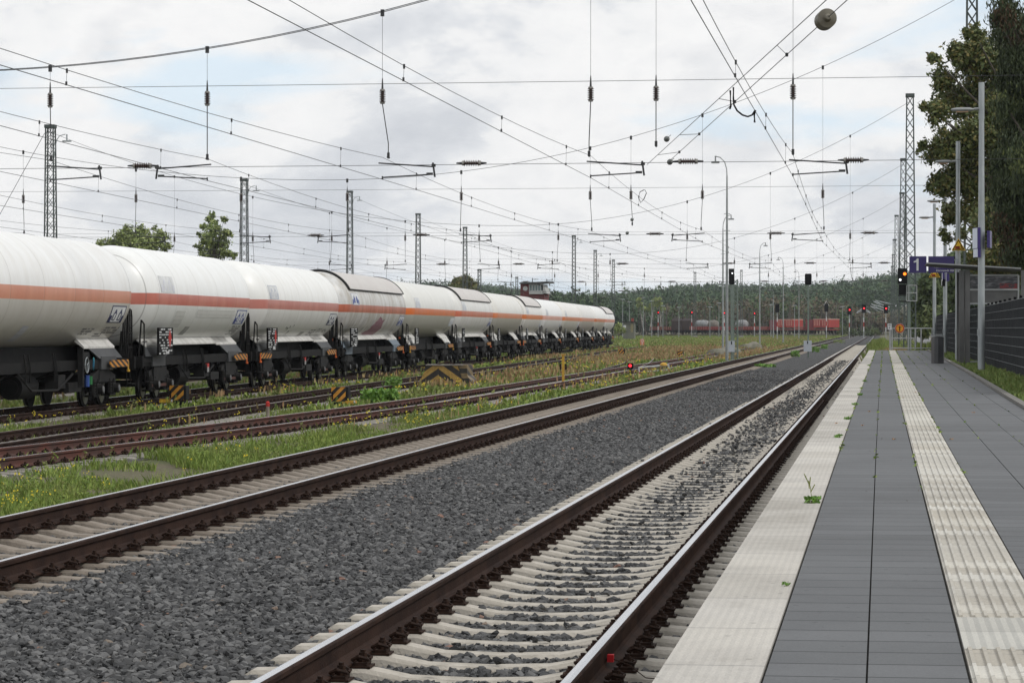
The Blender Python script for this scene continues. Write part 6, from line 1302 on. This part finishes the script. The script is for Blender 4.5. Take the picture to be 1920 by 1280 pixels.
base = (5.4, XY(5.4, 101)[1], .6); tree('big olive green leafy tree overhanging the platform lamps, thinning at its left side', base, 9.5, .22, B_, 52000, .085, [GL1, GL2], frac=.25, seed=5, shell=.15, cl=45, sg=.17)
B_ = bl([(1885, 15, 38), (1905, 60, 50), (1890, 110, 32), (1915, 150, 55), (1905, 210, 48), (1880, 190, 20), (1920, 280, 60), (1895, 320, 40), (1875, 290, 22), (1915, 380, 58), (1893, 400, 36), (1930, 450, 60), (1960, 100, 80), (1960, 300, 80), (1960, 420, 60), (1868, 30, 18), (1905, 470, 30), (1880, 350, 24)], 84, 1.5, .95)
base = (5.2, XY(5.2, 84)[1], .6); tree('very dark drooping evergreen with brown patches at the right edge', base, 12, .25, B_, 60000, .065, [GDK, GBR, GL1], name='evergreen_tree', hang=.22, frac=.16, seed=8, shell=.2, cl=36, sg=.15)
B_ = bl([(1850, 500, 28), (1880, 485, 30), (1905, 500, 34), (1830, 480, 14), (1925, 470, 40)], 92, 1, 1)
base = (4.9, XY(4.9, 92)[1], .65); tree('yellow green shrub showing above the shelter roof', base, 2.2, .06, B_, 6500, .10, [GL2, GL1], name='shrub', cat='shrub', seed=9, shell=.3)
# trees behind the fence and railing
GF1 = mat('mid green tree foliage', (.035, .065, .02), (.09, .12, .04), .5, .75, island=True); GF2 = mat('grey green willow foliage', (.065, .09, .05), (.13, .155, .085), .5, .75, island=True)
RT = [([(1742, 535, 22), (1735, 570, 26), (1760, 560, 26), (1728, 600, 18)], 225, 'dark broadleaf tree just right of the mast row beyond the railing'), ([(1765, 520, 24), (1785, 510, 28), (1775, 560, 30), (1755, 545, 18)], 240, 'grey green willow like tree behind the litter bin lamp post'), ([(1800, 500, 30), (1810, 540, 34), (1790, 580, 26)], 205, 'dark green tree behind the shelter posts'), ([(1745, 600, 22), (1765, 600, 22), (1735, 622, 10)], 215, 'yellow green bush above the far end of the fence'), ([(1718, 605, 13), (1722, 585, 10), (1712, 622, 8)], 300, 'dark bush in the gap between mast row and lamp posts'), ([(1840, 500, 40), (1880, 520, 40), (1850, 560, 40)], 170, 'dark tree behind the shelter roof'), ([(1790, 610, 22), (1815, 590, 26), (1850, 600, 30)], 180, 'dark hedge like tree behind the fence at the shelter')]
for i, (lst, d, lb) in enumerate(RT):
    B_ = bl(lst, d, 3, 1.05); cx_ = sum(c[0] for c, r in B_)/len(B_); cy_ = sum(c[1] for c, r in B_)/len(B_); base = (max(4.4, cx_), cy_, .3); tree(lb, base, max(1.5, min(c[2] for c, r in B_)), .16, B_, 7500, .20, [GF2 if i in (1,) else GL1 if i == 3 else GF1, GF1], frac=.4, seed=20+i, shell=.3)
# trees behind the tank train
GT1 = mat('poplar leaves', (.17, .24, .065), (.33, .38, .13), .5, .65, island=True)
B_ = bl([(250, 450, 30), (285, 455, 26), (215, 460, 22), (262, 432, 10), (240, 430, 10), (300, 440, 12), (225, 445, 12), (190, 462, 14), (272, 438, 12), (312, 448, 10), (255, 475, 40), (200, 470, 18), (180, 470, 8), (310, 462, 12), (290, 428, 6), (266, 424, 5), (232, 432, 5)], 260, 2, .95)
base = (P(255, 500, 260).x, P(255, 500, 260).y, -.5); tree('broad bushy tree with upright shoots behind the nearest tank wagons', base, 7.5, .22, B_, 10000, .15, [GT1, GL1], frac=.35, seed=31, shell=.1, cl=22, sg=.20)
B_ = bl([(398, 402, 8), (392, 412, 9), (405, 415, 9), (420, 412, 9), (380, 425, 9), (372, 440, 7), (400, 432, 18), (425, 435, 12), (390, 450, 18), (415, 455, 18), (432, 440, 7), (375, 465, 10), (400, 475, 22), (425, 475, 14), (383, 480, 14), (440, 480, 8)], 265, 1.5, .95)
base = (P(402, 500, 265).x, P(402, 500, 265).y, -.5); tree('slender poplar with gaps in its crown left of the lattice mast', base, 10.5, .2, B_, 5200, .15, [GT1, GF1], frac=.3, seed=32, shell=.1, cl=16, sg=.15)
B_ = bl([(868, 530, 16), (855, 538, 12), (884, 535, 12), (875, 524, 8), (890, 545, 10), (852, 530, 6)], 470, 2, 1)
base = (P(870, 560, 470).x, P(870, 560, 470).y, -.5); tree('round yellowish bush tree behind the train, left of the signal box', base, 5.5, .25, B_, 7000, .22, [GL1, GL2], frac=.5, seed=33, shell=.3)
B_ = bl([(1160, 612, 7), (1157, 618, 8), (1168, 620, 6)], 500, 2, 1)
base = (P(1160, 625, 500).x, P(1160, 625, 500).y, -.2); tree('small green bush between the last tank wagon and the hut', base, .6, .1, B_, 900, .18, [GT1], name='bush', cat='bush', seed=34)
for i, (px, py, r_, d_, lb) in enumerate(((1625, 622, 8, 620, 'pale bush left of the red signal between the main tracks'), (1600, 622, 7, 640, 'pale green bush at the right end of the freight wagons'), (1640, 620, 7, 640, 'low olive bush right of the middle red signal'), (1578, 618, 9, 660, 'dark round bush just right of the red hopper wagons'))):
    B_ = bl([(px, py, r_), (px+r_, py+2, r_*.7), (px-r_, py+2, r_*.7)], d_, 2, 1); base = (B_[0][0][0], B_[0][0][1], -.2); tree(lb, base, .8, .1, B_, 900, .22, [GF2 if i < 2 else GL1, GF1], name='bush', cat='bush', seed=40+i)
# birches among the far belt
for px, lean, lb in ((1207, 6, 'pale birch trunk forked towards the left in the dark far wood'), (1218, -6, 'pale leaning birch trunk in the middle of the far wood edge'), (1240, 3, 'pale slender birch trunk right of the leaning one')):
    b0 = P(px, 620, 742); b0.z = .3; B_ = bl([(px-lean, 572, 6), (px-lean*1.6, 564, 5), (px+2, 578, 5)], 742, 1, 1); t = thing('birch_tree', lb, 'tree', b0)
    o = MB(); tp = [P(px, 620, 742)-b0, P(px-lean*.6, 600, 742)-b0, P(px-lean, 583, 742)-b0, P(px-lean*1.5, 572, 742)-b0]; o.path(tp, [.22, .18, .14, .06], 6); o.path([tp[1], P(px+lean*.4, 586, 742)-b0], [.12, .05], 5); o.build('trunk', BIRCH, t); crown('crown', B_, 700, .35, [GT1], t, b0)
# ---------------------------------------------------------------- far woodland (one mass)
FD = mat('distant wood dark green', (.028, .060, .024), (.048, .088, .034), .02, .85, island=True); FM = mat('distant wood mid green', (.044, .080, .028), (.074, .114, .040), .02, .85, island=True); FB = mat('distant wood brownish', (.075, .058, .034), (.125, .10, .054), .02, .85, island=True)
def wood(name, label, cen, R_, Hh, per, ms, seed, size, base0=None):
    rng = np.random.default_rng(seed); n = len(cen); u = rng.normal(size=(n, per, 3)); u /= np.linalg.norm(u, axis=2)[:, :, None]; rad = (.55+.45*rng.random((n, per, 1)))
    p = cen[:, None, :]+u*rad*np.stack([R_, R_, Hh], -1)[:, None, :]*(1+.25*np.sin(u[:, :, :1]*7+np.arange(n)[:, None, None])); pts = p.reshape(-1, 3); v = leafquads(pts, size, 0, u.reshape(-1, 3)+np.array([0, 0, .25]))
    mi = np.repeat(rng.integers(0, len(ms), n), per); mi = np.where(rng.random(len(pts)) < .18, rng.integers(0, len(ms), len(pts)), mi)
    return tag(obj(name, npmesh(name, v, 4, ms, mi)), label, 'woodland', None, 'stuff')
rng = np.random.default_rng(77)
px_of = lambda X, d: U0+X*FP/d
n = 4200; d = 1000+800*rng.random(n)**.9; X = rng.uniform(-.27, .10, n)*d; Y = (d+X*ST)/CT; R_ = rng.uniform(3.5, 6.5, n); Hh = rng.uniform(3.5, 6, n); cen = np.stack([X, Y, gz(X, Y)+rng.uniform(5, 8.5, n)+2.5*np.sin(X/55+1)+2*np.sin(X/23)+2.0+2.2*sm(1150, 1320, px_of(X, d))], -1)
wood('woodland', 'dark green wooded hill behind the whole yard', cen, R_, Hh, 110, [FD, FM, FD], 5, .75)
# near belt: brownish on the right, dark green on the left
n = 420; px = rng.uniform(1100, 1700, n); d = rng.uniform(770, 900, n); X = (px-U0)*d/FP; Y = (d+X*ST)/CT; top = np.interp(px, [1100, 1180, 1240, 1330, 1420, 1560, 1600, 1640, 1700], [11, 10.0, 8.0, 10.5, 11.5, 10.5, 8.5, 6.5, 6])*rng.uniform(.7, 1.08, n)
Hh = top*.42; R_ = rng.uniform(2.2, 4.2, n); cen = np.stack([X, Y, gz(X, Y)+top*.60], -1); br = px > 1235
wood('woodland', 'brownish belt of trees in front of the wooded hill', cen[br], R_[br], Hh[br], 190, [FB, FB, FM], 6, .55); wood('woodland', 'dark green belt of trees with pale trunks behind the hut', cen[~br], R_[~br], Hh[~br], 190, [FD, FM], 7, .55)
n = 260; px = rng.uniform(780, 1110, n); d = rng.uniform(700, 900, n); X = (px-U0)*d/FP; Y = (d+X*ST)/CT; cen = np.stack([X, Y, gz(X, Y)+6.5], -1)
wood('woodland', 'dark wood behind the signal box and the tank train', cen, rng.uniform(3, 5, n), rng.uniform(4.5, 6, n), 110, [FD, FM], 8, .7)
# trunks in the shade of the belt
o = MB()
for k in range(150):
    px = rng.uniform(1160, 1660); d = rng.uniform(755, 800); c = P(px, 620, d); hh = rng.uniform(5, 9); o.path([(c.x, c.y, 0), (c.x+rng.uniform(-.4, .4), c.y, hh)], [.16, .08], 4)
tag(o.build('woodland_trunks', BARK), 'thin grey trunks at the edge of the far wood', 'woodland', None, 'stuff')

# ---------------------------------------------------------------- haze
o = MB(); o.box((-300, 1200, 40), (2400, 2900, 90)); hz = o.build('haze', []); m = bpy.data.materials.new('thin haze'); m.use_nodes = True; t_ = m.node_tree; t_.nodes.clear()
pv = t_.nodes.new('ShaderNodeVolumePrincipled'); pv.inputs['Color'].default_value = (.86, .92, 1.0, 1); pv.inputs['Density'].default_value = .00009; pv.inputs['Anisotropy'].default_value = .2
mo = t_.nodes.new('ShaderNodeOutputMaterial'); t_.links.new(pv.outputs[0], mo.inputs['Volume']); hz.data.materials.append(m); tag(hz, 'thin pale air over the whole yard', 'haze', None, 'stuff')
